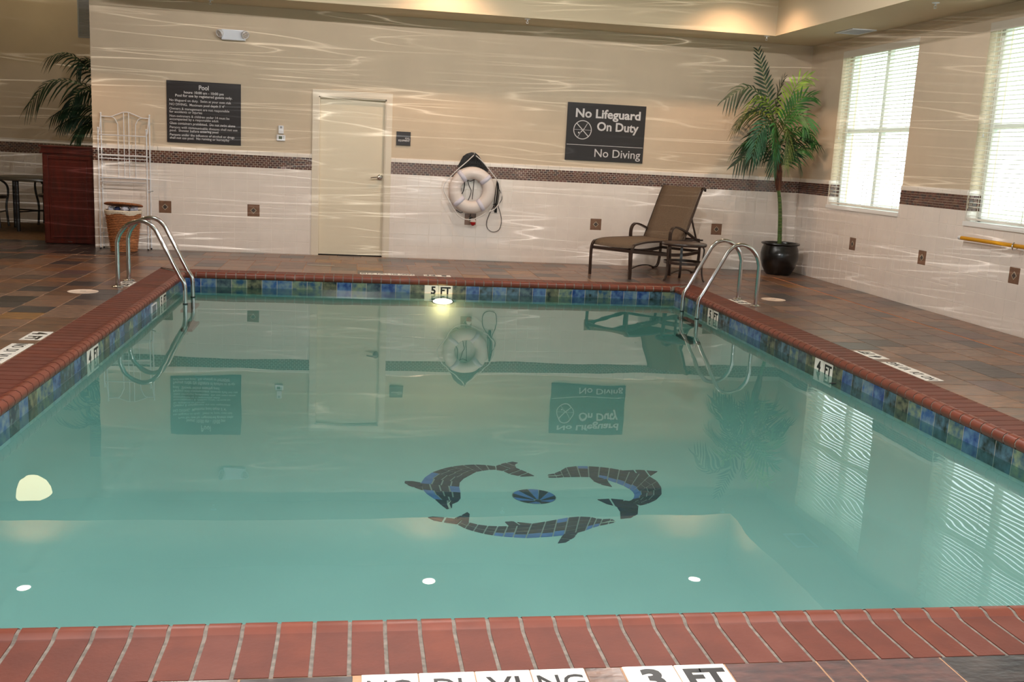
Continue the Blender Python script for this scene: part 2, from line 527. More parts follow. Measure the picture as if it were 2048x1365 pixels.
def text_mesh(s, size, m, bold=0.0, align='LEFT', width=None, extr=0.0006):
    cu = bpy.data.curves.new('lettering', 'FONT')
    cu.body = s; cu.size = size; cu.extrude = extr; cu.offset = bold
    cu.align_x = align; cu.align_y = 'CENTER'; cu.resolution_u = 3
    ob = bpy.data.objects.new('lettering', cu)
    COL.objects.link(ob)
    dg = bpy.context.evaluated_depsgraph_get()
    me = bpy.data.meshes.new_from_object(ob.evaluated_get(dg))
    bpy.data.objects.remove(ob)
    me.materials.clear(); me.materials.append(m)
    if width and me.vertices:
        xs = [v.co.x for v in me.vertices]; w = max(xs) - min(xs)
        k = width / w
        for v in me.vertices: v.co.x *= k
    me.name = 'lettering'
    return me

# ------------------------------------------------------------------ dimensions
T = 0.154
G = 0.004
WALL_L = -9.22           # left end of the back wall
PXL, PXR = -7.79, -2.37  # pool inner walls
PYF, PYN = -2.18, -10.246
ZW = -0.146
DCOP = 0.32
CXL, CXR, CYF, CYN = PXL + 0.02 - DCOP, PXR - 0.02 + DCOP, PYF - 0.02 + DCOP, PYN + 0.02 - DCOP  # outer coping edges
RX0, RY0 = -13.0, -17.0  # left wall, rear wall

def struct(o): o['kind'] = 'structure'; return o

# ------------------------------------------------------------------ room shell
# floor slab around the pool
fb = MB()
gz = -0.0020
fb.box(RX0, CXL, RY0, 0.62, -0.12, gz, M['sgrout'])
fb.box(CXR, 0.0, RY0, 0.0, -0.12, gz, M['sgrout'])
fb.box(CXL, CXR, CYF, 0.0, -0.12, gz, M['sgrout'])
fb.box(CXL, CXR, RY0, CYN, -0.12, gz, M['sgrout'])
fb.box(CXL, WALL_L + .15, 0, 0.62, -0.12, gz, M['sgrout'])
FLOOR = struct(fb.build('floor'))

# slate deck tiles ---------------------------------------------------
tiles = []   # (x0,x1,y0,y1)
P12 = 0.305
def columns(x0, x1, y0, y1, cols, seed):
    rr = random.Random(seed)
    for i in range(len(cols) - 1):
        a, b = cols[i], cols[i + 1]
        y = y1 - P12 * [0, 0.5, 0.18, 0.68, 0.36][i % 5]
        ys = [y1]
        while y > y0 + 0.02:
            if ys[-1] - y > 0.03: ys.append(y)
            y -= P12
        ys.append(y0)
        for j in range(len(ys) - 1):
            if ys[j] - ys[j + 1] > 0.02:
                tiles.append((a, b, ys[j + 1], ys[j]))
def rows(x0, x1, ylist, offs):
    for j in range(len(ylist) - 1):
        x = x0 + offs[j % len(offs)]
        xs = [x0]
        while x < x1 - 0.02:
            if x - xs[-1] > 0.03: xs.append(x)
            x += P12
        xs.append(x1)
        for i in range(len(xs) - 1):
            if xs[i + 1] - xs[i] > 0.02:
                tiles.append((xs[i], xs[i + 1], ylist[j], ylist[j + 1]))
YB = -0.83
lc = [CXL - k * 0.2905 for k in range(17)][::-1]; lc[0] = RX0
columns(0, 0, RY0, YB - 0.012, lc, 1)
columns(0, 0, RY0, YB - 0.012, [CXR, -1.755, -1.46, -1.16, -0.86, -0.622], 2)
columns(0, 0, CYF, YB - 0.012, [CXL + k * (CXR - CXL) / 20 for k in range(21)], 3)
columns(0, 0, RY0, CYN - 0.155, [CXL + k * (CXR - CXL) / 20 for k in range(21)], 4)
columns(0, 0, RY0, YB - 0.012, [-0.6, -0.3, -0.004], 5)
rows(RX0, 0.0, [YB, -0.50, -0.17, 0.0], [0.11, 0.26, 0.05])
rows(RX0, WALL_L - 0.0, [0.0, 0.31, 0.62], [0.2, 0.05])
# cut 6 inch strip beside the near coping, where the marker tiles sit
xs = CXL
for w in [0.31, 0.28, 0.33, 0.30, 0.29, 0.31, 0.30]:
    tiles.append((xs, min(xs + w, -5.951), CYN - 0.155, CYN)); xs += w
    if xs >= -5.951: break
tiles.append((-5.337, -5.228, CYN - 0.155, CYN))
xs = -4.925
for w in [0.28, 0.10, 0.29, 0.30, 0.31, 0.30, 0.31, 0.29, 0.3, 0.3, 0.3]:
    e = min(xs + w, CXR)
    if e - xs > 0.02: tiles.append((xs, e, CYN - 0.155, CYN))
    xs += w
    if xs >= CXR: break

def tile_box(mb, x0, x1, y0, y1, z0, z1, m, g=0.006, b=0.0016):
    """slab with a chamfered top edge"""
    x0 += g / 2; x1 -= g / 2; y0 += g / 2; y1 -= g / 2
    p = [(x0, y0, z0), (x1, y0, z0), (x1, y1, z0), (x0, y1, z0),
         (x0, y0, z1 - b), (x1, y0, z1 - b), (x1, y1, z1 - b), (x0, y1, z1 - b),
         (x0 + b, y0 + b, z1), (x1 - b, y0 + b, z1), (x1 - b, y1 - b, z1), (x0 + b, y1 - b, z1)]
    f = [(8, 9, 10, 11)]
    for k in range(4):
        f.append((k, (k + 1) % 4, 4 + (k + 1) % 4, 4 + k)); f.append((4 + k, 4 + (k + 1) % 4, 8 + (k + 1) % 4, 8 + k))
    mb.poly(p, f, m)
scored = []
for t in tiles:
    ps = [project((x, y, 0)) for x in t[:2] for y in t[2:]]
    a = 0
    if all(ps):
        us = [p[0] for p in ps]; vs = [p[1] for p in ps]
        if max(us) > 0 and min(us) < 2048 and max(vs) > 0 and min(vs) < 1365:
            a = (min(max(us), 2048) - max(min(us), 0)) * (min(max(vs), 1365) - max(min(vs), 0))
            if t[1] <= WALL_L and t[3] > 0.2: a *= .5
    scored.append((a, t))
scored.sort(key=lambda q: -q[0])
rr = random.Random(11)
WTS = [4, 4, 3, 3.5, 4, 4, .8, .8, 3, 3]
rest = MB()
for i, (a, t) in enumerate(scored):
    m = M['slate%d' % rr.choices(range(10), WTS)[0]]
    if t[3] > -0.55 and t[0] < -8: m = M['slate%d' % rr.choice([7, 2, 1, 7, 8])]
    if t[2] < CYN - .02 and t[3] < CYN + .01: m = M['slate%d' % rr.choice([1, 2, 2, 8, 8, 5, 0])]
    z = rr.uniform(-0.0006, 0.0008)
    if i < 300 and a > 0:
        mb = MB(); cx, cy = (t[0] + t[1]) / 2, (t[2] + t[3]) / 2
        tile_box(mb, t[0] - cx, t[1] - cx, t[2] - cy, t[3] - cy, -0.012, z, m)
        mb.build('slate_tile', FLOOR, loc=(cx, cy, 0))
    else:
        tile_box(rest, *t, -0.012, z, m)
rest.build('slate_tile_field', FLOOR, kind='stuff')
cb = MB()
cb.box(RX0, -0.62, YB - 0.013, YB - 0.001, -0.01, -0.0005, M['caulk'])
cb.box(-0.62, -0.603, RY0, YB, -0.01, -0.0005, M['caulk'])
cb.build('caulk_joint', FLOOR, label='orange caulk joint')

# painted depth marker tiles set in the deck
def marker(words, origin, rot, tw=T, n=2, h=0.15, name='marker_tile'):
    """origin = corner at the reader's lower left, rot = direction of reading; tiles .15 deep"""
    ca, sa = math.cos(rot), math.sin(rot)
    for k in range(n):
        mb = MB(); tile_box(mb, -tw / 2, tw / 2, -h / 2, h / 2, -0.010, 0.0022, M['white_mark'], g=0.003, b=0.002)
        lx, ly = (k + .5) * tw, h / 2
        o = mb.build(name, FLOOR, loc=(origin[0] + lx * ca - ly * sa, origin[1] + lx * sa + ly * ca, 0))
        o.rotation_euler = (0, 0, rot)
        if k < len(words):
            s, sz, w, bd = words[k]
            me = text_mesh(s, sz, M['black_mark'], bold=bd, align='CENTER', width=w)
            share('lettering', me, o, (0, -0.002, 0.0029))
NOD = [('NO', .105, .125, .0005), (' DI'.strip(), .105, .075, .0005), ('VI', .105, .09, .0005), ('NG', .105, .128, .0005)]
def ftm(d): return [(d, .13, None, .006), ('FT', .12, .118, .005)]
marker(NOD, (-5.951, CYN - 0.152), 0, n=4, h=.150)
marker(ftm('3'), (-5.228, CYN - 0.152), 0, tw=.151, h=.150)
L_ = -PI / 2
marker(ftm('4'), (CXL - .150, -5.712), L_, h=.14)
marker(NOD, (CXL - .150, -6.150), L_, n=4, h=.14)
marker(ftm('5'), (CXL - .150, -3.03), L_, h=.14)
R_ = PI / 2
marker(NOD, (CXR + .150, -6.83), R_, n=4, h=.14)
marker(ftm('4'), (CXR + .150, -6.10), R_, h=.14)
marker(ftm('5'), (CXR + .150, -3.34), R_, h=.14)
marker(ftm('5'), (-4.925, CYF + .150), PI, h=.14)
marker(NOD, (-5.335, CYF + .150), PI, n=4, h=.14)

# floor of the room beyond
struct(MB().box(RX0, -6.0, 0.62, 3.4, -0.12, -0.002, M['wfloor']).build('floor'))

# --- walls ----------------------------------------------------------
def wall_with_holes(name, axis, pos, th, a0, a1, z0, z1, holes, m):
    """axis 'y': wall plane y=pos, spans x a0..a1; holes (h0,h1,hz0,hz1)"""
    mb = MB()
    cuts = sorted({a0, a1} | {h for q in holes for h in q[:2]})
    for i in range(len(cuts) - 1):
        c0, c1 = cuts[i], cuts[i + 1]; mid = (c0 + c1) / 2
        hs = [q for q in holes if q[0] < mid < q[1]]
        spans = [(z0, z1)]
        for q in hs:
            ns = []
            for s0, s1 in spans:
                if q[2] > s0: ns.append((s0, q[2]))
                if q[3] < s1: ns.append((q[3], s1))
            spans = ns
        for s0, s1 in spans:
            if axis == 'y': mb.box(c0, c1, pos, pos + th, s0, s1, m)
            else: mb.box(pos, pos + th, c0, c1, s0, s1, m)
    return struct(mb.build(name))
WIN = [(-2.64, -0.90), (-5.63, -3.89)]
WIN += [(-8.62, -6.88), (-11.61, -9.87), (-14.6, -12.86)]
WZ0, WZ1 = 0.965, 2.88
DX0, DX1, DZ = -6.50, -5.655, 2.005     # door opening
WALLB = wall_with_holes('wall_back', 'y', 0.0, 0.15, WALL_L, 0.25, -0.05, 3.75, [(DX0, DX1, -0.05, DZ)], M['paint'])
WALLR = wall_with_holes('wall_right', 'x', 0.0, 0.25, RY0 - .2, 0.0, -0.05, 3.75,
                        [(a, b, WZ0, WZ1) for a, b in WIN], M['paint'])
WALLF = struct(MB().box(RX0, -6.0, 3.2, 3.4, -0.05, 4.4, M['paint']).build('wall_far'))
struct(MB().box(RX0 - .2, RX0, RY0 - .2, 3.4, -0.05, 4.4, M['paint']).build('wall_left'))
struct(MB().box(-6.15, -6.0, 0.15, 3.2, -0.05, 4.4, M['paint']).build('wall_inner'))
wall_with_holes('wall_rear', 'y', RY0 - .2, 0.2, RX0, 0.0, -0.05, 3.75, [(-4.6, -3.1, 0.0, 2.2), (-2.9, -1.4, 0.0, 2.2)], M['paint'])

# --- wainscot of the back wall: tiles, mosaic band, caps
TH = 0.012
def wain(parent, axis, segs, anchor, accents, toward, budget=300, far=None):
    """axis 'y' = back wall (tiles face -y); axis 'x' = right wall (tiles face -x). segs = list of (a0,a1,zmax)"""
    sgn = -1
    base = MB(); stuffT = MB(); mos = MB()
    def put(mb, a0, a1, z0, z1, d0, d1, m):
        if axis == 'y': mb.box(a0, a1, min(sgn * d0, sgn * d1) + toward, max(sgn * d0, sgn * d1) + toward, z0, z1, m)
        else: mb.box(min(sgn * d0, sgn * d1) + toward, max(sgn * d0, sgn * d1) + toward, a0, a1, z0, z1, m)
    cand = []
    for a0, a1, zmax in segs:
        zt = min(zmax, 7 * T)
        put(base, a0, a1, 0.0, zt, 0, TH - 0.002, M['grout'])
        k0 = math.floor((a0 - anchor) / T) - 1
        k = k0
        while anchor + k * T < a1:
            x0, x1 = max(a0, anchor + k * T), min(a1, anchor + (k + 1) * T); k += 1
            if x1 - x0 < 0.012: continue
            for r in range(7):
                z0, z1 = r * T, min((r + 1) * T, zt)
                if r == 0: z0 = 0.004
                if z1 - z0 < 0.012: continue
                cx = (x0 + x1) / 2
                acc = r == 3 and any(abs(cx - c) < T * .4 for c in accents)
                cand.append((x0, x1, z0, z1, acc))
        if zmax >= 7 * T + .2:
            put(base, a0, a1, 7 * T, 8 * T, 0, TH - 0.003, M['mgrout'])
            P = 0.0535; rp = T / 6
            rr2 = random.Random(int(a0 * 100))
            for r in range(6):
                x = a0 - P * rr2.random()
                off = (r % 2) * P / 2
                x = math.floor(a0 / P) * P + off - P
                while x < a1:
                    b0, b1 = max(a0, x + .0036), min(a1, x + P - .0036); x += P
                    if b1 - b0 > 0.006:
                        put(mos, b0, b1, 7 * T + r * rp + .002, 7 * T + (r + 1) * rp - .002, TH - .003, TH + .0005,
                            M['mos%d' % rr2.choices(range(5), [4, 3, 2, 2, 3])[0]])
            # cap tiles
            k = k0
            while anchor + k * T < a1:
                x0, x1 = max(a0, anchor + k * T), min(a1, anchor + (k + 1) * T); k += 1
                if x1 - x0 < 0.012: continue
                mb = MB(); c = (x0 + x1) / 2; h = (x1 - x0) / 2 - .001
                # bullnose cap profile
                pf = [(0, 0), (TH + .002, 0), (TH + .002, .040), (TH - .003, .050), (0, .054)]
                pts = []
                for e in (-h, h):
                    for d, z in pf:
                        pts.append((e, -d, z) if axis == 'y' else (-d, e, z))
                n = 5
                mb.poly(pts, [tuple(range(n)), tuple(range(2 * n - 1, n - 1, -1))] + [(i, (i + 1) % n, n + (i + 1) % n, n + i) for i in range(n)], M['cap'])
                if far is not None and c < far:
                    continue
                mb.build('cap_tile', parent, loc=(c, toward, 8 * T) if axis == 'y' else (toward, c, 8 * T))
    base.build('grout_bed', parent)
    mos.build('mosaic_band', parent, kind='stuff')
    if axis == 'y': cand.sort(key=lambda q: -(5 if q[4] else 0) + math.hypot((q[0] + q[1]) / 2 - CAM.x, q[2] - CAM.z) * (1 if abs((q[0] + q[1]) / 2 + 2.2) > 1.0 else 1.6))
    else: cand.sort(key=lambda q: (-99 if q[4] else 0) + abs((q[0] + q[1]) / 2 + 3.6))
    cache = {}
    n = 0
    for x0, x1, z0, z1, acc in cand:
        w, h = round(x1 - x0, 4), round(z1 - z0, 4); cx, cz = (x0 + x1) / 2, (z0 + z1) / 2
        if not acc and n >= budget:
            put(stuffT, x0 + .001, x1 - .001, z0 + .001, z1 - .001, TH - .004, TH, M['tile']); continue
        key = (w, h, acc)
        if key not in cache:
            mb = MB(); g = .0018; b = .0018; q = []
            for d, i_ in ((TH - .005, 0), (TH - .001, 0), (TH, b)):
                for sx, sz in ((-1, -1), (1, -1), (1, 1), (-1, 1)):
                    a_, z_ = sx * (w / 2 - g - i_), sz * (h / 2 - g - i_)
                    q.append((a_, -d, z_) if axis == 'y' else (-d, a_, z_))
            f = [(8, 9, 10, 11)]
            for L in (0, 4):
                for k in range(4): f.append((L + k, L + (k + 1) % 4, L + 4 + (k + 1) % 4, L + 4 + k))
            mb.poly(q, f, M['accent'] if acc else M['tile'])
            cache[key] = mb.mesh('accent_tile' if acc else 'wall_tile')
        loc = (cx, toward, cz) if axis == 'y' else (toward, cx, cz)
        o = share('accent_tile' if acc else 'wall_tile', cache[key], parent, loc)
        if acc:
            o['label'] = 'brown accent tile with a dark diamond'
            for nm, s_, d_, m_ in (('diamond_border', .040, .0015, M['acc_lt']), ('diamond', .029, .003, M['acc_dk'])):
                mb = MB(); q = []
                for d in (TH - .002, TH + d_):
                    for a_, z_ in ((0, -s_), (s_, 0), (0, s_), (-s_, 0)):
                        q.append((a_, -d, z_) if axis == 'y' else (-d, a_, z_))
                mb.poly(q, [(4, 5, 6, 7)] + [(k, (k + 1) % 4, 4 + (k + 1) % 4, 4 + k) for k in range(4)], m_)
                mb.build(nm, o)
        else: n += 1
    if stuffT.v: stuffT.build('tile_field', parent, kind='stuff')
FR0, FR1 = -6.578, -5.580   # door casing outer edges
wain(WALLB, 'y', [(WALL_L, FR0, 9), (FR1, -TH, 9)], -1.139 - T / 2, [-1.139, -2.833, -4.53, -7.316, -8.39], 0.0, budget=292)
segR = []
e = 0.0
for a, b in WIN:
    segR.append((b, e - (TH if e == 0 else 0), 9)); segR.append((a, b, WZ0 - .03)); e = a
segR.append((RY0, e, 9))
wain(WALLR, 'x', segR, -1.684 - T / 2, [-1.684 - k * 10 * T for k in range(10)], 0.0, budget=290)
# back-wall left columns use their own alignment (handled by nearest column)
# wainscot return inside the window reveals (visible through the blinds)
rv = MB()
for a, b in WIN[:2]:
    rv.box(0.0, 0.13, b - .006, b, WZ0, 7 * T, M['tile'])
    rv.box(0.0, 0.13, b - .006, b, 8 * T, 8 * T + .05, M['tile'])
    for r in range(6):
        for k in range(3):
            x = 0.005 + k * .047 + (r % 2) * .01
            rv.box(x, min(x + .042, .13), b - .0085, b, 7 * T + r * T / 6 + .002, 7 * T + (r + 1) * T / 6 - .002, M['mos%d' % ((r + k) % 5)])
rv.build('reveal_tiling', WALLR, kind='stuff')

# far wall wainscot
fw = MB()
fw.box(RX0, -6.15, 3.19, 3.2, 0, 7 * T - .01, M['grout'])
for i in range(46):
    for r in range(7):
        x = RX0 + i * T
        fw.box(x + .002, x + T - .002, 3.186, 3.2, r * T + .002, (r + 1) * T - .012, M['tile'])
fw.box(RX0, -6.15, 3.189, 3.2, 7 * T - .02, 8 * T - .02, M['mgrout'])
rr3 = random.Random(5)
for r in range(6):
    x = RX0 + (r % 2) * .027
    while x < -9:
        fw.box(x + .003, x + .0505, 3.185, 3.2, 7 * T - .02 + r * T / 6 + .002, 7 * T - .02 + (r + 1) * T / 6 - .002, M['mos%d' % rr3.randrange(5)])
        x += .0535
fw.box(RX0, -6.15, 3.184, 3.2, 8 * T - .02, 8 * T + .04, M['cap'])
fw.build('tile_field', WALLF, kind='stuff')

# ceiling: soffit ring and raised tray
TX0, TX1, TY0, TY1 = -12.0, -0.86, -16.0, -0.745
cl = MB()
cl.box(RX0, 0.0, TY1, 0.0, Z_SOFF, Z_CEIL, M['ceil'])
cl.box(TX1, 0.0, RY0, TY1, Z_SOFF, Z_CEIL, M['ceil'])
cl.box(RX0, TX0, RY0, TY1, Z_SOFF, Z_CEIL, M['ceil'])
cl.box(TX0, TX1, RY0, TY0, Z_SOFF, Z_CEIL, M['ceil'])
cl.box(RX0, 0.0, RY0, 0.15, Z_CEIL, Z_CEIL + .15, M['ceil'])
struct(cl.build('ceiling'))
struct(MB().box(RX0, -6.0, 0.15, 3.2, 4.25, 4.4, M['ceil']).box(RX0, -6.0, 0.0, 0.15, 3.75, 4.4, M['ceil']).build('ceiling'))

# --- door -----------------------------------------------------------
DOOR = struct(MB().box(DX0 + .004, DX1 - .004, 0.045, 0.085, 0.012, DZ - .004, M['door']).build('door_1'))
db = MB()
for x0, x1, z0, z1 in ((FR0, DX0, 0, DZ + .078), (DX1, FR1, 0, DZ + .078), (DX0, DX1, DZ, DZ + .078)):
    db.box(x0, x1, -0.022, 0.0, z0, z1, M['frame'])
db.box(DX0, DX0 + .014, -.01, .15, 0, DZ, M['frame']); db.box(DX1 - .014, DX1, -.01, .15, 0, DZ, M['frame'])
db.box(DX0, DX1, -.01, .15, DZ - .014, DZ, M['frame'])
db.build('door_frame', DOOR)
MB().box(DX0, DX1, -.005, .12, -.01, .003, M['dark']).box(DX0, DX1, .10, .15, -.01, DZ, M['dark']).build('threshold_light_block', DOOR)  # second box: added unseen panel that stops daylight coming under the door
hb = MB()
hb.lathe([(0.0, 0), (.036, 0), (.036, -.012), (.028, -.02), (.014, -.024), (.013, -.055), (0, -.06)], M['chrome'], c=(-5.716, .045, 1.028), n=20, axis='y')
hb.tube(smooth_path([(-5.716, -.008, 1.028), (-5.75, -.012, 1.030), (-5.80, -.012, 1.024), (-5.832, -.004, 1.018)]), [.011] * 19, M['chrome'], n=10, flat=(1, .8))
hb.build('lever_handle', DOOR, label='chrome lever handle')
# gap is open, with its shade also coloured into the dark boxes: the leaf stops 12 mm above the threshold

# --- windows --------------------------------------------------------
for i, (a, b) in enumerate(WIN):
    fr = MB(); XO = 0.13
    w_ = .05
    fr.box(XO, XO + .07, a, a + w_, WZ0, WZ1, M['vinyl']); fr.box(XO, XO + .07, b - w_, b, WZ0, WZ1, M['vinyl'])
    fr.box(XO, XO + .07, a, b, WZ0, WZ0 + w_, M['vinyl']); fr.box(XO, XO + .07, a, b, WZ1 - w_, WZ1, M['vinyl'])
    win = struct(fr.build('window_%d' % (i + 1)))
    mid = (a + b) / 2
    MB().box(XO + .005, XO + .06, mid - .035, mid + .035, WZ0, WZ1, M['vinyl']).build('mullion', win)
    MB().box(XO + .01, XO + .06, a, b, 1.88, 1.93, M['vinyl']).build('transom', win)
    for y0, y1 in ((a + w_, mid - .035), (mid + .035, b - w_)):
        for z0, z1 in ((WZ0 + w_, 1.88), (1.93, WZ1 - w_)):
            MB().box(XO + .03, XO + .034, y0, y1, z0, z1, M['glass']).build('pane', win)
    MB().box(-.028, XO, a - .0, b + .0, WZ0 - .03, WZ0 + .012, M['sill']).build('window_sill', win)
# rear glazing
rw = MB()
for x0, x1 in ((-4.6, -3.1), (-2.9, -1.4)):
    for c in (x0, (x0 + x1) / 2 - .03, x1 - .06): rw.box(c, c + .06, RY0 - .15, RY0 - .08, 0, 2.2, M['vinyl'])
    for c in (0, 1.06, 2.14): rw.box(x0, x1, RY0 - .15, RY0 - .08, c, c + .06, M['vinyl'])
rwin = struct(rw.build('window_6'))
MB().box(-4.6, -3.1, RY0 - .12, RY0 - .116, 0, 2.2, M['glass']).build('pane', rwin)
MB().box(-2.9, -1.4, RY0 - .12, RY0 - .116, 0, 2.2, M['glass']).build('pane', rwin)
# sky portals so that daylight is sampled through the openings
for a, b in WIN:
    o = lamp('window_portal', 'AREA', (0.24, (a + b) / 2, (WZ0 + WZ1) / 2), 1, (1, 1, 1), shape='RECTANGLE', size=b - a, size_y=WZ1 - WZ0)
    o.data.cycles.is_portal = True
    o.rotation_euler = Vector((-1, 0, 0)).to_track_quat('-Z', 'Z').to_euler()
for xm in (-3.85, -2.15):
    o = lamp('window_portal', 'AREA', (xm, RY0 - .19, 1.1), 1, (1, 1, 1), shape='RECTANGLE', size=1.5, size_y=2.2)
    o.data.cycles.is_portal = True
    o.rotation_euler = Vector((0, 1, 0)).to_track_quat('-Z', 'Z').to_euler()

# --- blinds ---------------------------------------------------------
BL = ['white slatted blind on the window nearest the palm corner', 'white slatted blind on the second window, cut by the right edge of the view']
slat = MB()
hw = (WIN[0][1] - WIN[0][0]) / 2 - .012
sl = []
for s_ in (-hw, hw):
    for x, z in ((-.025, -.001), (-.012, .0022), (0, .0035), (.012, .0022), (.025, -.001), (.025, -.0035), (.012, -.0003), (0, .001), (-.012, -.0003), (-.025, -.0035)):
        sl.append((x, s_, z))
slat.poly(sl, [tuple(range(10)), tuple(range(19, 9, -1))] + [(k, (k + 1) % 10, 10 + (k + 1) % 10, 10 + k) for k in range(10)], M['blind'])
slat_me = slat.mesh('slat')
for i, (a, b) in enumerate(WIN):
    mid = (a + b) / 2
    bl = thing('window_blind', BL[i] if i < 2 else 'white slatted blind on a side window behind the camera', 'blind', (0.03, mid, WZ1), group='window blinds' if i > 1 else None)
    MB().box(-.035, -.020, -hw - .008, hw + .008, -.085, -.002, M['valance']).box(-.02, .03, -hw, hw, -.05, -.002, M['valance']).build('valance', bl)
    n = 42
    for k in range(n):
        z = -.100 - k * (WZ1 - WZ0 - .17) / (n - 1)
        o = share('slat', slat_me, bl, (0, 0, z), rot=(0, math.radians(3), 0))
    MB().box(-.026, .026, -hw, hw, -(WZ1 - WZ0) + .028, -(WZ1 - WZ0) + .048, M['blind']).build('bottom_rail', bl)
    ld = MB()
    for y in (-hw + .16, 0.02, hw - .16):
        for x in (-.027, .027):
            ld.box(x - .001, x + .001, y - .003, y + .003, -(WZ1 - WZ0) + .03, -.05, M['blind'])
    ld.build('ladder_cord', bl)
    tc = MB()
    tc.tube([(-.034, hw - .1, -.08), (-.036, hw - .1, -1.05)], .0015, M['blind'], n=5)
    tc.lathe([(0, 0), (.006, .005), (.007, .03), (0, .035)], M['white_pl'], c=(-.036, hw - .1, -1.085), n=8)
    tc.build('pull_cord', bl)

# ------------------------------------------------------------------ outdoors
gr = MB(); gr.box(0.3, 90, -70, 60, -1.2, -1.0, M['grass'])
tag(gr.build('lawn', kind='stuff'), 'bright green ground outside the windows', 'grass')
for k, (x, y, s_) in enumerate([(22, 9, 2.3), (27, 3, 2.8), (20, -3, 1.8)]):
    bm = bmesh.new(); bmesh.ops.create_icosphere(bm, subdivisions=3, radius=1)
    rt = random.Random(k)
    for v in bm.verts: v.co *= rt.uniform(.82, 1.12); v.co.x *= s_; v.co.y *= s_ * 1.2; v.co.z = v.co.z * s_ * .8
    me = bpy.data.meshes.new('crown'); bm.to_mesh(me); bm.free(); me.materials.append(M['tree'])
    t = thing('tree', 'pale green tree seen faintly through the blinds', 'tree', (x, y, -1.0), group='trees outside the windows')
    share('crown', me, t, (0, 0, s_ * .95))
    MB().tube([(0, 0, 0), (0, 0, s_ * .6)], .15, M['husk']).build('trunk', t)

# ------------------------------------------------------------------ pool
def zfl(x, y): return -1.0 - 0.06 * (y + 6.3)
POOL = thing('swimming_pool', 'rectangular indoor pool with red brick coping and blue waterline tiles', 'swimming pool', ((PXL + PXR) / 2, (PYF + PYN) / 2, 0))
def pb(mb, name, **k):
    o = mb.build(name, POOL, **k)
    o.location = Vector(o.location) - POOL.location
    return o
ba = MB()
th = .12
def wallbox(x0, x1, y0, y1): ba.box(x0, x1, y0, y1, -1.6, -.062, M['plaster'])
wallbox(PXL - th, PXL, PYN - th, PYF + th); wallbox(PXR, PXR + th, PYN - th, PYF + th)
wallbox(PXL, PXR, PYF, PYF + th); wallbox(PXL, PXR, PYN - th, PYN)
rings = [[(x, y, -.062) for x, y in ((PXL, PYN), (PXR, PYN), (PXR, PYF), (PXL, PYF))]]
CR_ = .42
for k in range(9):
    a = PI / 2 * k / 8; e = .002 + CR_ * (1 - math.cos(a))
    rings.append([(x, y, zfl(x, y) + CR_ * (1 - math.sin(a))) for x, y in ((PXL + e, PYN + e), (PXR - e, PYN + e), (PXR - e, PYF - e), (PXL + e, PYF - e))])
ba.poly([p for r_ in rings for p in r_], [(4 * i + j, 4 * i + (j + 1) % 4, 4 * i + 4 + (j + 1) % 4, 4 * i + 4 + j) for i in range(len(rings) - 1) for j in range(4)] + [tuple(range(4 * len(rings) - 4, 4 * len(rings)))], M['plaster'], smooth=True)
pb(ba, 'basin', label='pale plastered pool basin')

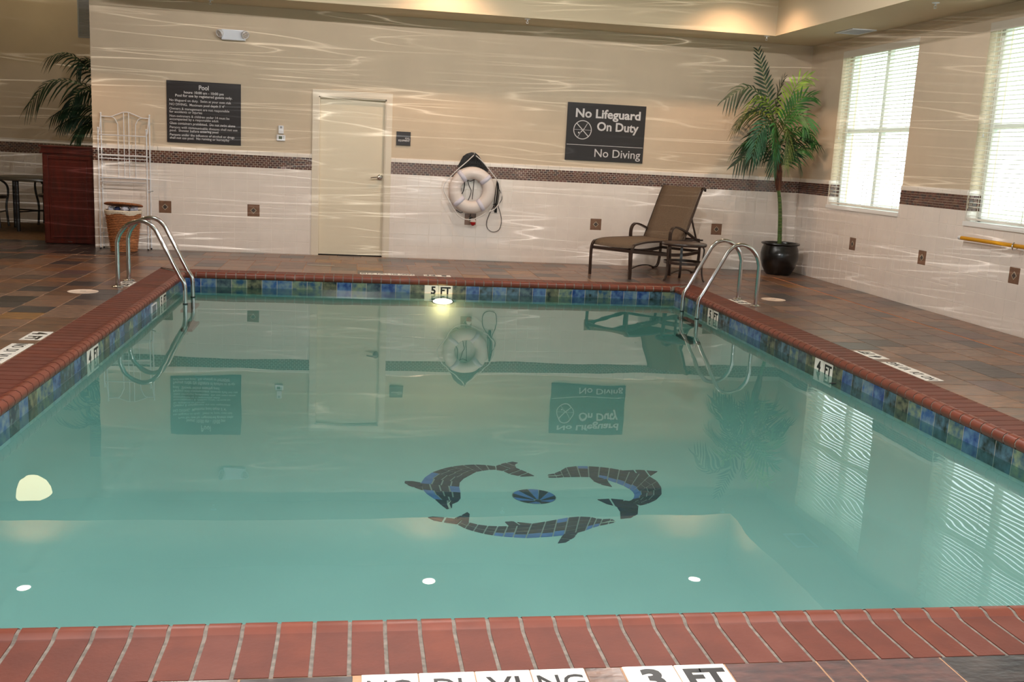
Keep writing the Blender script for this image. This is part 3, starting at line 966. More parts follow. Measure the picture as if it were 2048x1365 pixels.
# coping bricks
PF = [(0, 0), (.228, -.004), (.246, -.001), (.266, .0085), (.296, .0105), (.316, -.002), (.3225, -.020), (.320, -.040), (.308, -.056), (.0, -.060)]
def prof_pts(u, inset=0.0, dm=None):
    out = []
    for d, z in PF:
        dd = d if d == 0 else d - inset
        zz = z - inset * .8 if z > -.05 else z + inset
        if dm is not None and dd > dm: dd, = (dm,)
        out.append((u, dd, zz))
    return out
BP = T * 2 / 3
def side_xform(side):
    # maps (u along, d depth toward pool, z)
    if side == 'far': return lambda u, d, z: (u, CYF - d, z)
    if side == 'near': return lambda u, d, z: (u, CYN + d, z)
    if side == 'left': return lambda u, d, z: (CXL + d, u, z)
    return lambda u, d, z: (CXR - d, u, z)
brick_meshes = {}
def coping(side, u0, u1, off):
    X = side_xform(side)
    n0 = math.floor((u0 - off) / BP)
    k = n0; rb = random.Random(hash(side) % 97 if False else {'far': 3, 'near': 5, 'left': 7, 'right': 9}[side])
    while off + k * BP < u1 - .005:
        a = max(u0, off + k * BP) + .006; b = min(u1, off + (k + 1) * BP) - .006; k += 1
        if b - a < .012: continue
        dm = []
        for u in (a, b):
            e = min(u - u0, u1 - u)       # distance from the outer corner
            dm.append(None if e > DCOP + .004 else max(.004, e - .003))
        m = M['brick%d' % rb.choice([0, 0, 1, 2])]
        full = dm[0] is None and dm[1] is None
        c = (a + b) / 2
        key = (side, full, round(b - a, 3), m.name)
        loc = Vector(X(c, 0, 0))
        if full and key in brick_meshes:
            me = brick_meshes[key]
        else:
            q = []
            for u, d_ in ((a, dm[0]), (b, dm[1])):
                for (uu_, dd, zz) in prof_pts(u, 0, d_):
                    if d_ is not None and dd > .2: zz = min(zz, 0)
                    q.append(Vector(X(uu_, dd, zz)) - loc)
            n = len(PF)
            mb = MB(); i0 = 0
            mb.poly(q, [tuple(range(n)), tuple(range(2 * n - 1, n - 1, -1))] + [(i, (i + 1) % n, n + (i + 1) % n, n + i) for i in range(n) if not 2 <= i < 8], m)
            mb.poly(q, [(i, i + 1, n + i + 1, n + i) for i in range(2, 8)], M[m.name.replace('coping_brick_', 'nose')], smooth=True)
            me = mb.mesh('coping_brick')
            if full: brick_meshes[key] = me
        share('coping_brick', me, POOL, loc - POOL.location)
    # mortar bed
    q = []
    for u, fl_ in ((u0 + .001, 0), (u0 + DCOP + .01, 1), (u1 - DCOP - .01, 1), (u1 - .001, 0)):
        for (uu_, dd, zz) in prof_pts(u, .003, None if fl_ else .002):
            q.append(X(uu_, dd, zz - .0005))
    n = len(PF); f = [tuple(range(n)), tuple(range(4 * n - 1, 3 * n - 1, -1))]
    for L in range(3): f += [(L * n + i, L * n + (i + 1) % n, (L + 1) * n + (i + 1) % n, (L + 1) * n + i) for i in range(n)]
    pb(MB().poly(q, f, M['mortar']), 'mortar_bed')
coping('near', CXL, CXR, -5.3667 % BP - 10 * BP * 10)
coping('far', CXL, CXR, .03 - 10 * BP * 10)
coping('left', CYN, CYF, .02 - 20 * BP * 10)
coping('right', CYN, CYF, .05 - 20 * BP * 10)

# waterline tiles
ZT1 = -.058; ZT0 = ZT1 - T
def wl(side, u0, u1, marks, off=0):
    rb = random.Random({'far': 21, 'left': 25, 'right': 24, 'near': 2}[side])
    us = []
    u = u0 + off
    mk = sorted(marks)
    edges = [u0]
    # build edges around markers
    cuts = []
    cur = u0
    segs = []
    for c, s_ in mk:
        segs.append((cur, c - T)); segs.append((c - T, c, s_, 0)); segs.append((c, c + T, s_, 1)); cur = c + T
    segs.append((cur, u1))
    cells = []
    for s_ in segs:
        if len(s_) == 4: cells.append(s_)
        else:
            n = max(1, round((s_[1] - s_[0]) / T)); w = (s_[1] - s_[0]) / n
            for k in range(n): cells.append((s_[0] + k * w, s_[0] + (k + 1) * w, None, 0))
    gb = MB()
    for c in cells:
        a, b = c[0] + .0030, c[1] - .0030; t = .007
        m = M['white_mark'] if c[2] else M['wt%d' % rb.choices(range(6), [4, 4, 4, 3, 4, 4])[0]]
        mb = MB(); cx = (a + b) / 2; w = (b - a) / 2
        if side == 'far': loc = (cx, PYF, 0); mb.box(-w, w, -t, 0, ZT0, ZT1, m); rot = None; tr = (0, -t - .0008, 0)
        elif side == 'near': loc = (cx, PYN, 0); mb.box(-w, w, 0, t, ZT0, ZT1, m)
        elif side == 'left': loc = (PXL, cx, 0); mb.box(0, t, -w, w, ZT0, ZT1, m)
        else: loc = (PXR, cx, 0); mb.box(-t, 0, -w, w, ZT0, ZT1, m)
        o = pb(mb, 'marker_tile' if c[2] else 'waterline_tile', loc=loc)
        if c[2]:
            d_ = c[2]
            first = c[3] == 0
            if side == 'right': first = not first
            s_ = d_ if first else 'FT'
            me = text_mesh(s_, .115 if first else .105, M['black_mark'], bold=.004, align='CENTER', width=None if first else .112)
            if side == 'far': share('lettering', me, o, (0.02 if first else -.002, -t - .0008, -.118), (PI / 2, 0, 0))
            if side == 'left': share('lettering', me, o, (t + .0008, 0, -.118), (PI / 2, 0, PI / 2))
            if side == 'right': share('lettering', me, o, (-t - .0008, 0, -.118), (PI / 2, 0, -PI / 2))
    if side == 'far': gb.box(u0, u1, PYF - .0055, PYF, ZT0, ZT1, M['wgrout'])
    elif side == 'near': gb.box(u0, u1, PYN, PYN + .004, ZT0, ZT1, M['wgrout'])
    elif side == 'left': gb.box(PXL, PXL + .0055, u0, u1, ZT0, ZT1, M['wgrout'])
    else: gb.box(PXR - .0055, PXR, u0, u1, ZT0, ZT1, M['wgrout'])
    pb(gb, 'tile_grout')
wl('far', PXL + .008, PXR - .008, [(-5.089, '5')])
wl('right', PYN + .01, PYF - .008, [(-5.942, '4'), (-3.455, '5')])
wl('left', PYN + .01, PYF - .008, [(-5.938, '4'), (-3.404, '5')])
wl('near', PXL + .008, PXR - .008, [])

# skimmer mouth on the left wall
sk = MB()
sk.box(0, .010, -.11, .11, -.165, -.155, M['white_pl']).box(0, .010, -.11, -.10, -.155, -.085, M['white_pl']).box(0, .010, .10, .11, -.155, -.085, M['white_pl']).box(0, .010, -.11, .11, -.085, -.075, M['white_pl']).box(0, .004, -.10, .10, -.155, -.085, M['grey_pl'])
for k in range(7): sk.box(.003, .008, -.088 + k * .027, -.078 + k * .027, -.155, -.085, M['chrome'])
pb(sk, 'skimmer_mouth', loc=(PXL + .0072, -3.86, 0), label='white skimmer mouth')

# pool lamp
pl = MB(); pl.lathe([(.105, 0), (.125, 0), (.125, -.014), (.108, -.02), (.105, 0)], M['steel'], n=28, axis='y', sy=.34)
o = pb(pl, 'pool_lamp', loc=(-5.04, PYF - .007, -.232), label='glowing underwater lamp')
MB().lathe([(0, -.016), (.06, -.015), (.106, -.006)], M['pool_glow'], n=28, axis='y', sy=.27).build('lamp_lens', o)
lamp('pool_lamp_light', 'POINT', (-5.04, PYF - .10, -.30), 3.5, (1.0, .46, .20), shadow_soft_size=.05)

# --- dolphin mosaic -------------------------------------------------
DA = [[(-5.347, -6.694), (-5.313, -6.662)], [(-5.38, -6.589), (-5.302, -6.567)], [(-5.412, -6.454), (-5.257, -6.511)], [(-5.459, -6.325), (-5.231, -6.432)], [(-5.479, -6.216), (-5.218, -6.291)], [(-5.486, -6.048), (-5.212, -6.144)], [(-5.447, -5.892), (-5.195, -6.019)], [(-5.378, -5.741), (-5.155, -5.913)], [(-5.292, -5.636), (-5.118, -5.852)], [(-5.208, -5.566), (-5.068, -5.77)], [(-5.114, -5.522), (-5.034, -5.716)], [(-5.021, -5.504), (-4.986, -5.686)], [(-4.932, -5.521), (-4.927, -5.656)], [(-4.862, -5.556), (-4.87, -5.651)]]
DB = [[(-4.489, -5.811), (-4.498, -5.885)], [(-4.429, -5.774), (-4.43, -5.89)], [(-4.362, -5.693), (-4.376, -5.873)], [(-4.294, -5.588), (-4.319, -5.869)], [(-4.198, -5.548), (-4.24, -5.865)], [(-4.105, -5.552), (-4.174, -5.869)], [(-4.016, -5.574), (-4.108, -5.902)], [(-3.943, -5.609), (-4.049, -5.955)], [(-3.875, -5.661), (-3.998, -6.04)], [(-3.811, -5.726), (-3.964, -6.118)], [(-3.744, -5.777), (-3.943, -6.203)], [(-3.686, -5.853), (-3.937, -6.278)], [(-3.666, -5.997), (-3.946, -6.352)], [(-3.687, -6.174), (-3.972, -6.431)], [(-3.737, -6.343), (-3.992, -6.473)], [(-3.822, -6.486), (-4.01, -6.501)], [(-3.912, -6.579), (-4.031, -6.522)], [(-3.983, -6.625), (-4.069, -6.507)]]
DC = [[(-4.253, -6.969), (-4.262, -6.996)], [(-4.271, -6.929), (-4.317, -7.031)], [(-4.332, -6.937), (-4.383, -7.065)], [(-4.367, -6.921), (-4.439, -7.104)], [(-4.398, -6.889), (-4.499, -7.16)], [(-4.473, -6.875), (-4.577, -7.214)], [(-4.555, -6.895), (-4.657, -7.248)], [(-4.64, -6.936), (-4.734, -7.27)], [(-4.725, -6.979), (-4.818, -7.284)], [(-4.826, -7.021), (-4.91, -7.295)], [(-4.923, -7.042), (-4.988, -7.279)], [(-4.992, -7.069), (-5.048, -7.264)], [(-5.056, -7.068), (-5.107, -7.24)], [(-5.119, -7.057), (-5.165, -7.203)], [(-5.18, -7.03), (-5.222, -7.154)], [(-5.23, -6.985), (-5.27, -7.099)], [(-5.271, -6.93), (-5.309, -7.018)]]
FINS = {'A': [[(-4.856, -5.547), (-4.787, -5.466), (-4.703, -5.411), (-4.665, -5.443), (-4.696, -5.493), (-4.704, -5.599), (-4.79, -5.643), (-4.861, -5.599)], [(-4.862, -5.612), (-4.791, -5.651), (-4.705, -5.608), (-4.646, -5.728), (-4.602, -5.84), (-4.7, -5.857), (-4.779, -5.791), (-4.82, -5.694), (-4.869, -5.66)], [(-5.487, -6.033), (-5.543, -5.994), (-5.6, -5.99), (-5.604, -6.032), (-5.575, -6.108), (-5.513, -6.187), (-5.483, -6.227)]],
 'B': [[(-3.846, -5.683), (-3.712, -5.665), (-3.574, -5.708), (-3.68, -5.853), (-3.744, -5.777)], [(-4.067, -6.493), (-4.152, -6.464), (-4.254, -6.48), (-4.213, -6.584), (-4.159, -6.642), (-4.101, -6.586)], [(-4.078, -6.521), (-4.157, -6.642), (-4.165, -6.767), (-4.204, -6.924), (-4.129, -6.907), (-4.056, -6.821), (-3.998, -6.638), (-4.027, -6.542)], [(-4.167, -5.865), (-4.164, -5.995), (-4.122, -6.094), (-4.063, -6.149), (-4.06, -6.055), (-4.051, -5.943), (-4.104, -5.886)]],
 'C': [[(-5.275, -6.93), (-5.369, -6.883), (-5.459, -6.854), (-5.49, -6.871), (-5.456, -6.932), (-5.377, -6.981), (-5.312, -7.012)], [(-5.316, -6.893), (-5.26, -6.824), (-5.22, -6.763), (-5.208, -6.804), (-5.233, -6.973), (-5.275, -6.924)], [(-4.979, -7.073), (-4.995, -6.978), (-4.949, -6.968), (-4.897, -6.993), (-4.826, -7.021), (-4.901, -7.046)], [(-4.654, -7.234), (-4.685, -7.294), (-4.729, -7.402), (-4.677, -7.387), (-4.604, -7.296), (-4.541, -7.164), (-4.575, -7.209)]]}
zlo = lambda x, y: zfl(x, y) - .002
zhi = lambda x, y: zfl(x, y) + .004
def shrink(poly, g):
    c = Vector((sum(p[0] for p in poly) / len(poly), sum(p[1] for p in poly) / len(poly)))
    out = []
    for p in poly:
        v = Vector(p) - c; L = v.length
        out.append(tuple(c + v * max(.3, (L - g) / L)) if L > 1e-6 else p)
    return out
def clip_half(poly, px, py, nx, ny):
    out = []
    for i in range(len(poly)):
        a, b = poly[i], poly[(i + 1) % len(poly)]
        da = (a[0] - px) * nx + (a[1] - py) * ny; db_ = (b[0] - px) * nx + (b[1] - py) * ny
        if da >= 0: out.append(a)
        if da * db_ < 0:
            t = da / (da - db_); out.append((a[0] + (b[0] - a[0]) * t, a[1] + (b[1] - a[1]) * t))
    return out
def sub(parent, poly, m):
    if len(poly) < 3: return
    cx = sum(p[0] for p in poly) / len(poly); cy = sum(p[1] for p in poly) / len(poly)
    mb = MB(); mb.prism([(p[0] - cx, p[1] - cy) for p in poly], lambda x, y: zlo(x + cx, y + cy), lambda x, y: zhi(x + cx, y + cy), m)
    o = mb.build('mosaic_piece', parent)
    o.location = (cx - POOL.location.x, cy - POOL.location.y, 0)
def dolphin(D, fins, lt, pale_side):
    root = MB()
    # thin mortar backing in the body outline
    body = [d[0] for d in D] + [d[1] for d in D][::-1]
    n = len(D)
    q = [(x, y, zfl(x, y) + .0012) for d in D for x, y in d]
    root.poly(q, [(2 * i, 2 * i + 1, 2 * i + 3, 2 * i + 2) for i in range(n - 1)], M['mur_gr'])
    par = root.build('dolphin_mosaic', POOL, label='navy and blue mosaic dolphin set in the pool floor')
    par.location = -POOL.location
    for i in range(n - 1):
        a, b = D[i], D[i + 1]
        wid = (Vector(a[0]) - Vector(a[1])).length + (Vector(b[0]) - Vector(b[1])).length
        ns = 1 if wid < .16 else 2 if wid < .32 else 3 if wid < .52 else 4
        jog = .5 * (i % 2)
        cuts = [0] + [(k + (.12 if i % 2 else -.08)) / ns for k in range(1, ns)] + [1]
        for k in range(len(cuts) - 1):
            def at(d, s): return (d[0][0] + (d[1][0] - d[0][0]) * s, d[0][1] + (d[1][1] - d[0][1]) * s)
            w2_ = wid / 2; len_ = (Vector(at(a, .5)) - Vector(at(b, .5))).length
            g0 = .006 / w2_ if k else 0; g1 = .006 / w2_ if k < len(cuts) - 2 else 0; gl_ = .005 / len_
            def bl(s, t): return tuple(Vector(at(a, s)).lerp(Vector(at(b, s)), t))
            quad = [bl(cuts[k] + g0, gl_), bl(cuts[k + 1] - g1, gl_), bl(cuts[k + 1] - g1, 1 - gl_), bl(cuts[k] + g0, 1 - gl_)]
            pale = lt(i, k, len(cuts) - 1)
            o = quad
            cx = sum(p[0] for p in o) / 4; cy = sum(p[1] for p in o) / 4
            mb = MB(); mb.prism([(p[0] - cx, p[1] - cy) for p in o], lambda x, y: zlo(x + cx, y + cy), lambda x, y: zhi(x + cx, y + cy), M['mur_lt'] if pale else M['mur_dk'])
            mb.build('mosaic_piece', par, loc=(cx, cy, 0))
    for fn in fins:
        c = Vector((sum(p[0] for p in fn) / len(fn), sum(p[1] for p in fn) / len(fn)))
        # longest axis
        far = max(fn, key=lambda p: (Vector(p) - Vector(fn[0])).length)
        ax = (Vector(far) - Vector(fn[0])).normalized()
        ext = sorted((Vector(p) - c).dot(ax) for p in fn)
        L = ext[-1] - ext[0]; nn = max(2, round(L / .09))
        for k in range(nn):
            a0 = ext[0] + L * k / nn + (.008 if k else -1); a1 = ext[0] + L * (k + 1) / nn - (.008 if k < nn - 1 else -1)
            pg = clip_half(fn, *(c + ax * a0), ax.x, ax.y)
            if len(pg) > 2: pg = clip_half(pg, *(c + ax * a1), -ax.x, -ax.y)
            if len(pg) < 3: continue
            cx = sum(p[0] for p in pg) / len(pg); cy = sum(p[1] for p in pg) / len(pg)
            # mosaics of the fins lie a little proud so that no two coincide
            mb = MB(); mb.prism([(p[0] - cx, p[1] - cy) for p in pg], lambda x, y: zlo(x + cx, y + cy), lambda x, y: zhi(x + cx, y + cy) + .0008, M['mur_dk'])
            mb.build('mosaic_piece', par, loc=(cx, cy, 0))
    # mouth line
    a = Vector(D[0][0]).lerp(Vector(D[0][1]), .55); b = Vector(D[1][0]).lerp(Vector(D[1][1]), .62); b2 = Vector(D[2][0]).lerp(Vector(D[2][1]), .70)
    nn = Vector((-(b - a).y, (b - a).x)).normalized() * .008
    mb = MB(); mb.prism([tuple(a - nn), tuple(b - nn), tuple(b2), tuple(b + nn), tuple(a + nn)], zlo, lambda x, y: zhi(x, y) + .0016, M['mur_wh'])
    mb.build('mouth_line', par)
    return par
dolphin(DA, FINS['A'], lambda i, k, n: (k == 0 and i in (2, 3, 5, 6)) or (k == n - 1 and i in (4,)), 0)
dolphin(DB, FINS['B'], lambda i, k, n: (k == n - 1 and i in (6, 7, 8, 9, 10, 11, 12, 13)) or (k == 0 and i in (4,)), 1)
dolphin(DC, FINS['C'], lambda i, k, n: (k == n - 1 and i in (2, 3, 6, 7, 8, 9, 10, 11)) or (k == 0 and i in (6,)), 1)
# mosaic beach ball
bc = Vector((-4.699, -6.39)); bp_ = Vector((-4.690, -6.51)); RXb, RYb = .159, .186
par = MB(); ring = [(bc.x + RXb * math.cos(a), bc.y + RYb * math.sin(a)) for a in [2 * PI * k / 40 for k in range(40)]]
par.poly([(x, y, zfl(x, y) + .0012) for x, y in ring], [tuple(range(40))], M['mur_gr'])
par = par.build('ball_mosaic', POOL, label='blue striped mosaic beach ball set in the pool floor'); par.location = -POOL.location
nw = 12
for k in range(nw):
    a0, a1 = 2 * PI * k / nw + .1, 2 * PI * (k + 1) / nw + .1
    pg = [tuple(bp_ + (Vector((bc.x + RXb * math.cos(a), bc.y + RYb * math.sin(a))) - bp_) * f_) for f_, a in
          [(.16, a0), (.98, a0 + .02), (.98, (a0 + a1) / 2), (.98, a1 - .02), (.16, a1)]]
    cx = sum(p[0] for p in pg) / 5; cy = sum(p[1] for p in pg) / 5
    pg = shrink(pg, .003)
    mb = MB(); mb.prism([(p[0] - cx, p[1] - cy) for p in pg], lambda x, y: zlo(x + cx, y + cy), lambda x, y: zhi(x + cx, y + cy), M['mur_dk'] if k % 2 else M['mur_lt'])
    mb.build('mosaic_piece', par, loc=(cx, cy, 0))
mb = MB(); mb.prism([(bp_.x + .022 * math.cos(a), bp_.y + .03 * math.sin(a)) for a in [2 * PI * k / 14 for k in range(14)]], zlo, lambda x, y: zhi(x, y) + .001, M['mur_dk'])
mb.build('mosaic_piece', par)

# --- water ----------------------------------------------------------
wm = MB(); NX, NY = 24, 36
pts = [(PXL + .009 + (PXR - PXL - .018) * i / NX, PYN + .009 + (PYF - PYN - .018) * j / NY, ZW) for j in range(NY + 1) for i in range(NX + 1)]
wm.poly(pts, [(j * (NX + 1) + i, j * (NX + 1) + i + 1, (j + 1) * (NX + 1) + i + 1, (j + 1) * (NX + 1) + i) for j in range(NY) for i in range(NX)], M['water'], smooth=True)
wo = wm.build('pool_water', kind='stuff')
if wo.data.polygons[0].normal.z < 0: wo.data.flip_normals()
tag(wo, 'still green-tinted water filling the pool and mirroring the room', 'water')
lf = MB(); lf.prism([(-.028, 0), (-.01, -.012), (.02, -.008), (.032, .004), (.008, .014), (-.014, .010)], 0, .004, M['deadleaf'])
o = lf.build('floating_leaf', loc=(-2.49, -6.33, ZW + .001)); tag(o, 'small dark leaf floating beside the right pool wall', 'leaf')

# ------------------------------------------------------------------ pool ladders
def ladder(sx, x_in, x_out, yf, yn, label):
    """x_in pool side x, x_out deck side x"""
    t = thing('pool_ladder', label, 'ladder', (x_out, (yf + yn) / 2, 0))
    d = 1 if x_in > x_out else -1
    L = abs(x_in - x_out)
    for y in (yf, yn):
        yy = y - t.location.y
        pts = [(0, 0.0), (0, .42), (d * .03, .505), (d * .10, .585), (d * .20, .622), (d * .285, .603), (d * .345, .545),
               (d * (L - .045), .115), (d * (L - .012), .06), (d * L, .0), (d * L, -.14), (d * L, -.44)]
        P3 = [(a, yy, b) for a, b in pts]
        arc = smooth_path(P3[1:7], 6)
        bend = smooth_path([P3[7], P3[8], P3[9]], 4)
        path = [Vector(P3[0])] + arc + bend + [Vector(P3[10]), Vector(P3[11])]
        MB().tube(path, .0205, M['steel'], n=14).build('rail', t)
        MB().lathe([(.021, .0), (.056, .0), (.056, .006), (.030, .014), (.0235, .020), (.0235, .034), (.021, .034), (.021, .0)], M['steel'], c=(0, yy, 0.002), n=24).build('base_flange', t)
        MB().lathe([(.0195, -.005), (.0235, -.005), (.0235, .005), (.0195, .005), (.0195, -.005)], M['black_rub'], c=(d * L, yy, ZW + .004), n=16).build('rubber_ring', t)
    for z in (-.215, -.40):
        MB().box(d * L - .045, d * L + .06, yn - t.location.y, yf - t.location.y, z - .012, z + .012, M['wicker'] if False else M['bronze']).build('step', t)
ladder(1, -7.583, -8.186, -2.955, -3.40, 'stainless steel pool ladder on the left deck, in front of the wicker hamper')
ladder(-1, -2.562, -1.950, -3.02, -3.50, 'stainless steel pool ladder on the right deck in front of the side table')

# skimmer lids, floor drain
for x, y, l in ((-8.405, -3.76, 'round cream skimmer lid on the left deck'), (-1.525, -2.965, 'round cream skimmer lid on the right deck')):
    t = MB().lathe([(0, .0), (.130, 0), (.130, .003), (.112, .0045), (.110, .003), (0, .0035)], M['lid'], n=36).build('skimmer_lid', loc=(x, y, .0015))
    tag(t, l, 'lid')
    MB().box(-.025, .025, -.006, .006, .002, .006, M['drain']).build('finger_slot', t)
t = MB().box(-.155, .155, -.035, .035, 0, .003, M['drain']).build('floor_drain', loc=(-6.405, -1.165, .001)); tag(t, 'grey linear floor drain on the far deck in front of the door', 'drain')
gm = MB()
for k in range(14): gm.box(-.143 + k * .021, -.138 + k * .021, -.025, .025, .003, .0042, M['grey_pl'])
gm.build('grating', t)

# ------------------------------------------------------------------ wall signs and fittings
def sign_board(name, label, x0, x1, z0, z1):
    cx, cz = (x0 + x1) / 2, (z0 + z1) / 2
    t = thing(name, label, 'sign', (cx, 0, cz))
    w, h = x1 - x0, z1 - z0
    MB().box(-w / 2, w / 2, -.016, -.001, -h / 2, h / 2, M['sign']).build('board', t, bevel=.0015)
    return t, w, h
def put_text(t, s, x, z, size, bold=0.0, align='LEFT', width=None, y=-.0165, m=None):
    me = text_mesh(s, size, m or M['sign_txt'], bold=bold, align=align, width=width)
    return share('lettering', me, t, (x, y, z), (PI / 2, 0, 0))
t, w, h = sign_board('pool_rules_sign', 'charcoal sign with pool hours and rules in pale lettering, left of the door', -8.341, -7.454, 1.342, 2.088)
put_text(t, 'Pool', 0, .300, .078, .0018, 'CENTER', .118)
put_text(t, 'hours: 10:00 am - 10:00 pm', 0, .238, .042, .0010, 'CENTER', .475)
put_text(t, 'Pool for use by registered guests only.', 0, .196, .042, .0010, 'CENTER', .68)
LN = [('No lifeguard on duty.  Swim at your own risk', .137, .735), ('NO DIVING.  Maximum pool depth 5\' 4"', .088, .66),
      ('Owners & management are not responsible', .036, .715), ('for accidents or injuries', -.002, .39),
      ('Non-swimmers & children under 14 must be', -.053, .715), ('accompanied by a responsible adult', -.091, .585),
      ('Glass containers prohibited.  Do not swim alone', -.140, .785), ('Persons with communicable diseases shall not use', -.190, .810),
      ('pool.  Shower before entering pool', -.228, .58), ('Persons under the influence of alcohol or drugs', -.280, .775),
      ('shall not use pool.  No running or horseplay', -.318, .715)]
for s_, z, wd in LN: put_text(t, s_, -w / 2 + .032, z, .041, .0003, 'LEFT', wd)
t, w, h = sign_board('no_lifeguard_sign', 'charcoal sign reading No Lifeguard On Duty, No Diving, right of the life ring', -3.310, -2.252, 1.372, 2.115)
put_text(t, 'No Lifeguard', -.425, .235, .155, .004, 'LEFT', .875)
put_text(t, 'On Duty', -.125, .075, .155, .004, 'LEFT', .565)
put_text(t, 'No Diving', -.145, -.270, .150, .0006, 'LEFT', .625)
MB().box(-w / 2 + .012, w / 2 - .012, -.0175, -.016, -.172, -.166, M['sign_txt']).build('divider_line', t)
sy = MB(); cx, cz = -.315, .025
sy.lathe([(.113, 0), (.123, 0), (.123, -.0015), (.113, -.0015), (.113, 0)], M['sign_txt'], c=(cx, -.016, cz), n=40, axis='y')
def sbar(a, b, wd, y=-.0172): sy.bar((cx + a[0], y, cz + a[1]), (cx + b[0], y, cz + b[1]), .0012, wd, M['sign_txt'], up=(-(b[1] - a[1]), 0, b[0] - a[0]))
sbar((-.084, .084), (.084, -.084), .011)
sbar((-.112, 0), (.112, 0), .004)
sbar((.062, .085), (.045, .055), .006); sbar((.045, .055), (.022, .015), .007); sbar((.022, .015), (-.022, -.030), .011); sbar((-.022, -.030), (-.058, -.092), .005)
sy.lathe([(0, 0), (.011, 0), (.011, -.0016), (0, -.0016)], M['sign_txt'], c=(cx - .048, -.0165, cz - .038), n=12, axis='y')
sy.build('no_diving_symbol', t)
t, w, h = sign_board('room_sign', 'small square charcoal sign reading POOL EQUIPMENT beside the door', -5.521, -5.340, 1.446, 1.620)
put_text(t, 'POOL', .080, .002, .030, .0008, 'RIGHT', .058)
put_text(t, 'EQUIPMENT', .080, -.026, .030, .0008, 'RIGHT', .145)
br = MB()
for k in range(12): br.lathe([(0, 0), (.0018, 0), (.001, -.001), (0, -.0012)], M['sign_txt'] if False else M['sign_edge'], c=(-.01 + k * .008, -.0165, -.062 + .004 * (k % 2)), n=6, axis='y')
br.build('braille_dots', t)

t = thing('wall_sensor', 'small white upright sensor box on the wall above the thermostat', 'sensor', (-6.963, 0, 1.565))
MB().box(-.032, .032, -.028, 0, -.050, .050, M['white_pl']).build('housing', t, bevel=.004)
MB().lathe([(0, -.031), (.012, -.031), (.013, -.028)], M['grey_pl'], c=(0, 0, .028), n=16, axis='y').build('button', t)
t = thing('thermostat', 'white thermostat with a small green display left of the door', 'thermostat', (-6.965, 0, 1.462))
MB().box(-.055, .055, -.026, 0, -.039, .039, M['white_pl']).build('housing', t, bevel=.012)
MB().box(-.026, .016, -.0275, -.02, -.016, .022, M['lcd']).build('display', t)
for z in (.012, -.008): MB().box(.030, .040, -.0285, -.02, z - .004, z + .004, M['grey_pl']).build('button', t)

t = thing('emergency_light', 'white twin-head emergency light high on the back wall', 'emergency light', (-7.545, 0, 2.668))
MB().box(-.135, .150, -.065, 0, -.062, .062, M['vent_w']).build('housing', t, bevel=.008)
for sx_ in (-1, 1):
    hd = MB().lathe([(0, .045), (.025, .042), (.044, .020), (.050, -.010), (.046, -.016), (.043, -.010), (0, -.008)], M['white_pl'], n=24)
    o = hd.build('lamp_head', t, loc=(sx_ * .150, -.085, .008))
    o.rotation_euler = Vector((-sx_ * .55, .62, .45)).to_track_quat('Z', 'Y').to_euler()
    MB().lathe([(0, -.0095), (.028, -.011), (.042, -.0105)], M['lens'], n=24).build('lens', o)
    MB().tube([(sx_ * .12, -.03, .01), (sx_ * .145, -.07, .01)], .012, M['white_pl']).build('swivel', t)

# sprinkler heads
for (x, y), l in zip([(-4.002, -.64), (-.95, -.68), (-.583, -3.85), (-7.775, -.30)],
                     ['white sprinkler head on the soffit above the life ring', 'white sprinkler head on the soffit above the potted palm',
                      'white sprinkler head on the soffit above the right-hand windows', 'white sprinkler head on the soffit above the emergency light']):
    t = thing('sprinkler_head', l, 'sprinkler', (x, min(y, -.05), Z_SOFF))
    MB().lathe([(0, 0), (.036, 0), (.034, -.006), (.014, -.010), (0, -.010)], M['white_pl'], n=20).build('escutcheon', t)
    b_ = MB().lathe([(0, -.01), (.008, -.01), (.008, -.03), (0, -.03)], M['white_pl'], n=10)
    b_.tube([(.008, 0, -.03), (.014, 0, -.04), (.004, 0, -.052)], .002, M['white_pl'], n=5).tube([(-.008, 0, -.03), (-.014, 0, -.04), (-.004, 0, -.052)], .002, M['white_pl'], n=5)
    b_.build('nozzle', t)
    MB().lathe([(0, -.052), (.014, -.053), (.014, -.055), (0, -.055)], M['white_pl'], n=14).build('deflector', t)
# ceiling register
t = thing('ceiling_vent', 'white square air register on the soffit near the first window', 'vent', (-.252, -1.64, Z_SOFF))
vb = MB()
for x0, x1, y0, y1 in ((-.15, .15, -.22, -.19), (-.15, .15, .19, .22), (-.15, -.12, -.19, .19), (.12, .15, -.19, .19)): vb.box(x0, x1, y0, y1, -.010, 0, M['vent_w'])
vb.build('vent_frame', t)
for k in range(9): o = MB().box(-.118, .118, -.012, .012, -.0015, .0015, M['vent_w']).build('louvre', t, loc=(0, -.165 + k * .041, -.006)); o.rotation_euler = (math.radians(25), 0, 0)
# wall grille in the far room
t = thing('wall_grille', 'grey return air grille high on the far room wall', 'vent', (-9.98, 3.2, 3.12))
gb = MB()
for x0, x1, z0, z1 in ((-.20, -.18, -.32, .32), (.18, .20, -.32, .32), (-.18, .18, -.32, -.30), (-.18, .18, .30, .32)): gb.box(x0, x1, -.014, 0, z0, z1, M['grey_pl'])
gb.build('grille_frame', t)
for k in range(28): o = MB().box(-.18, .18, -.001, .001, -.011, .011, M['grey_pl']).build('louvre', t, loc=(0, -.006, -.285 + k * .0212)); o.rotation_euler = (math.radians(-35), 0, 0)

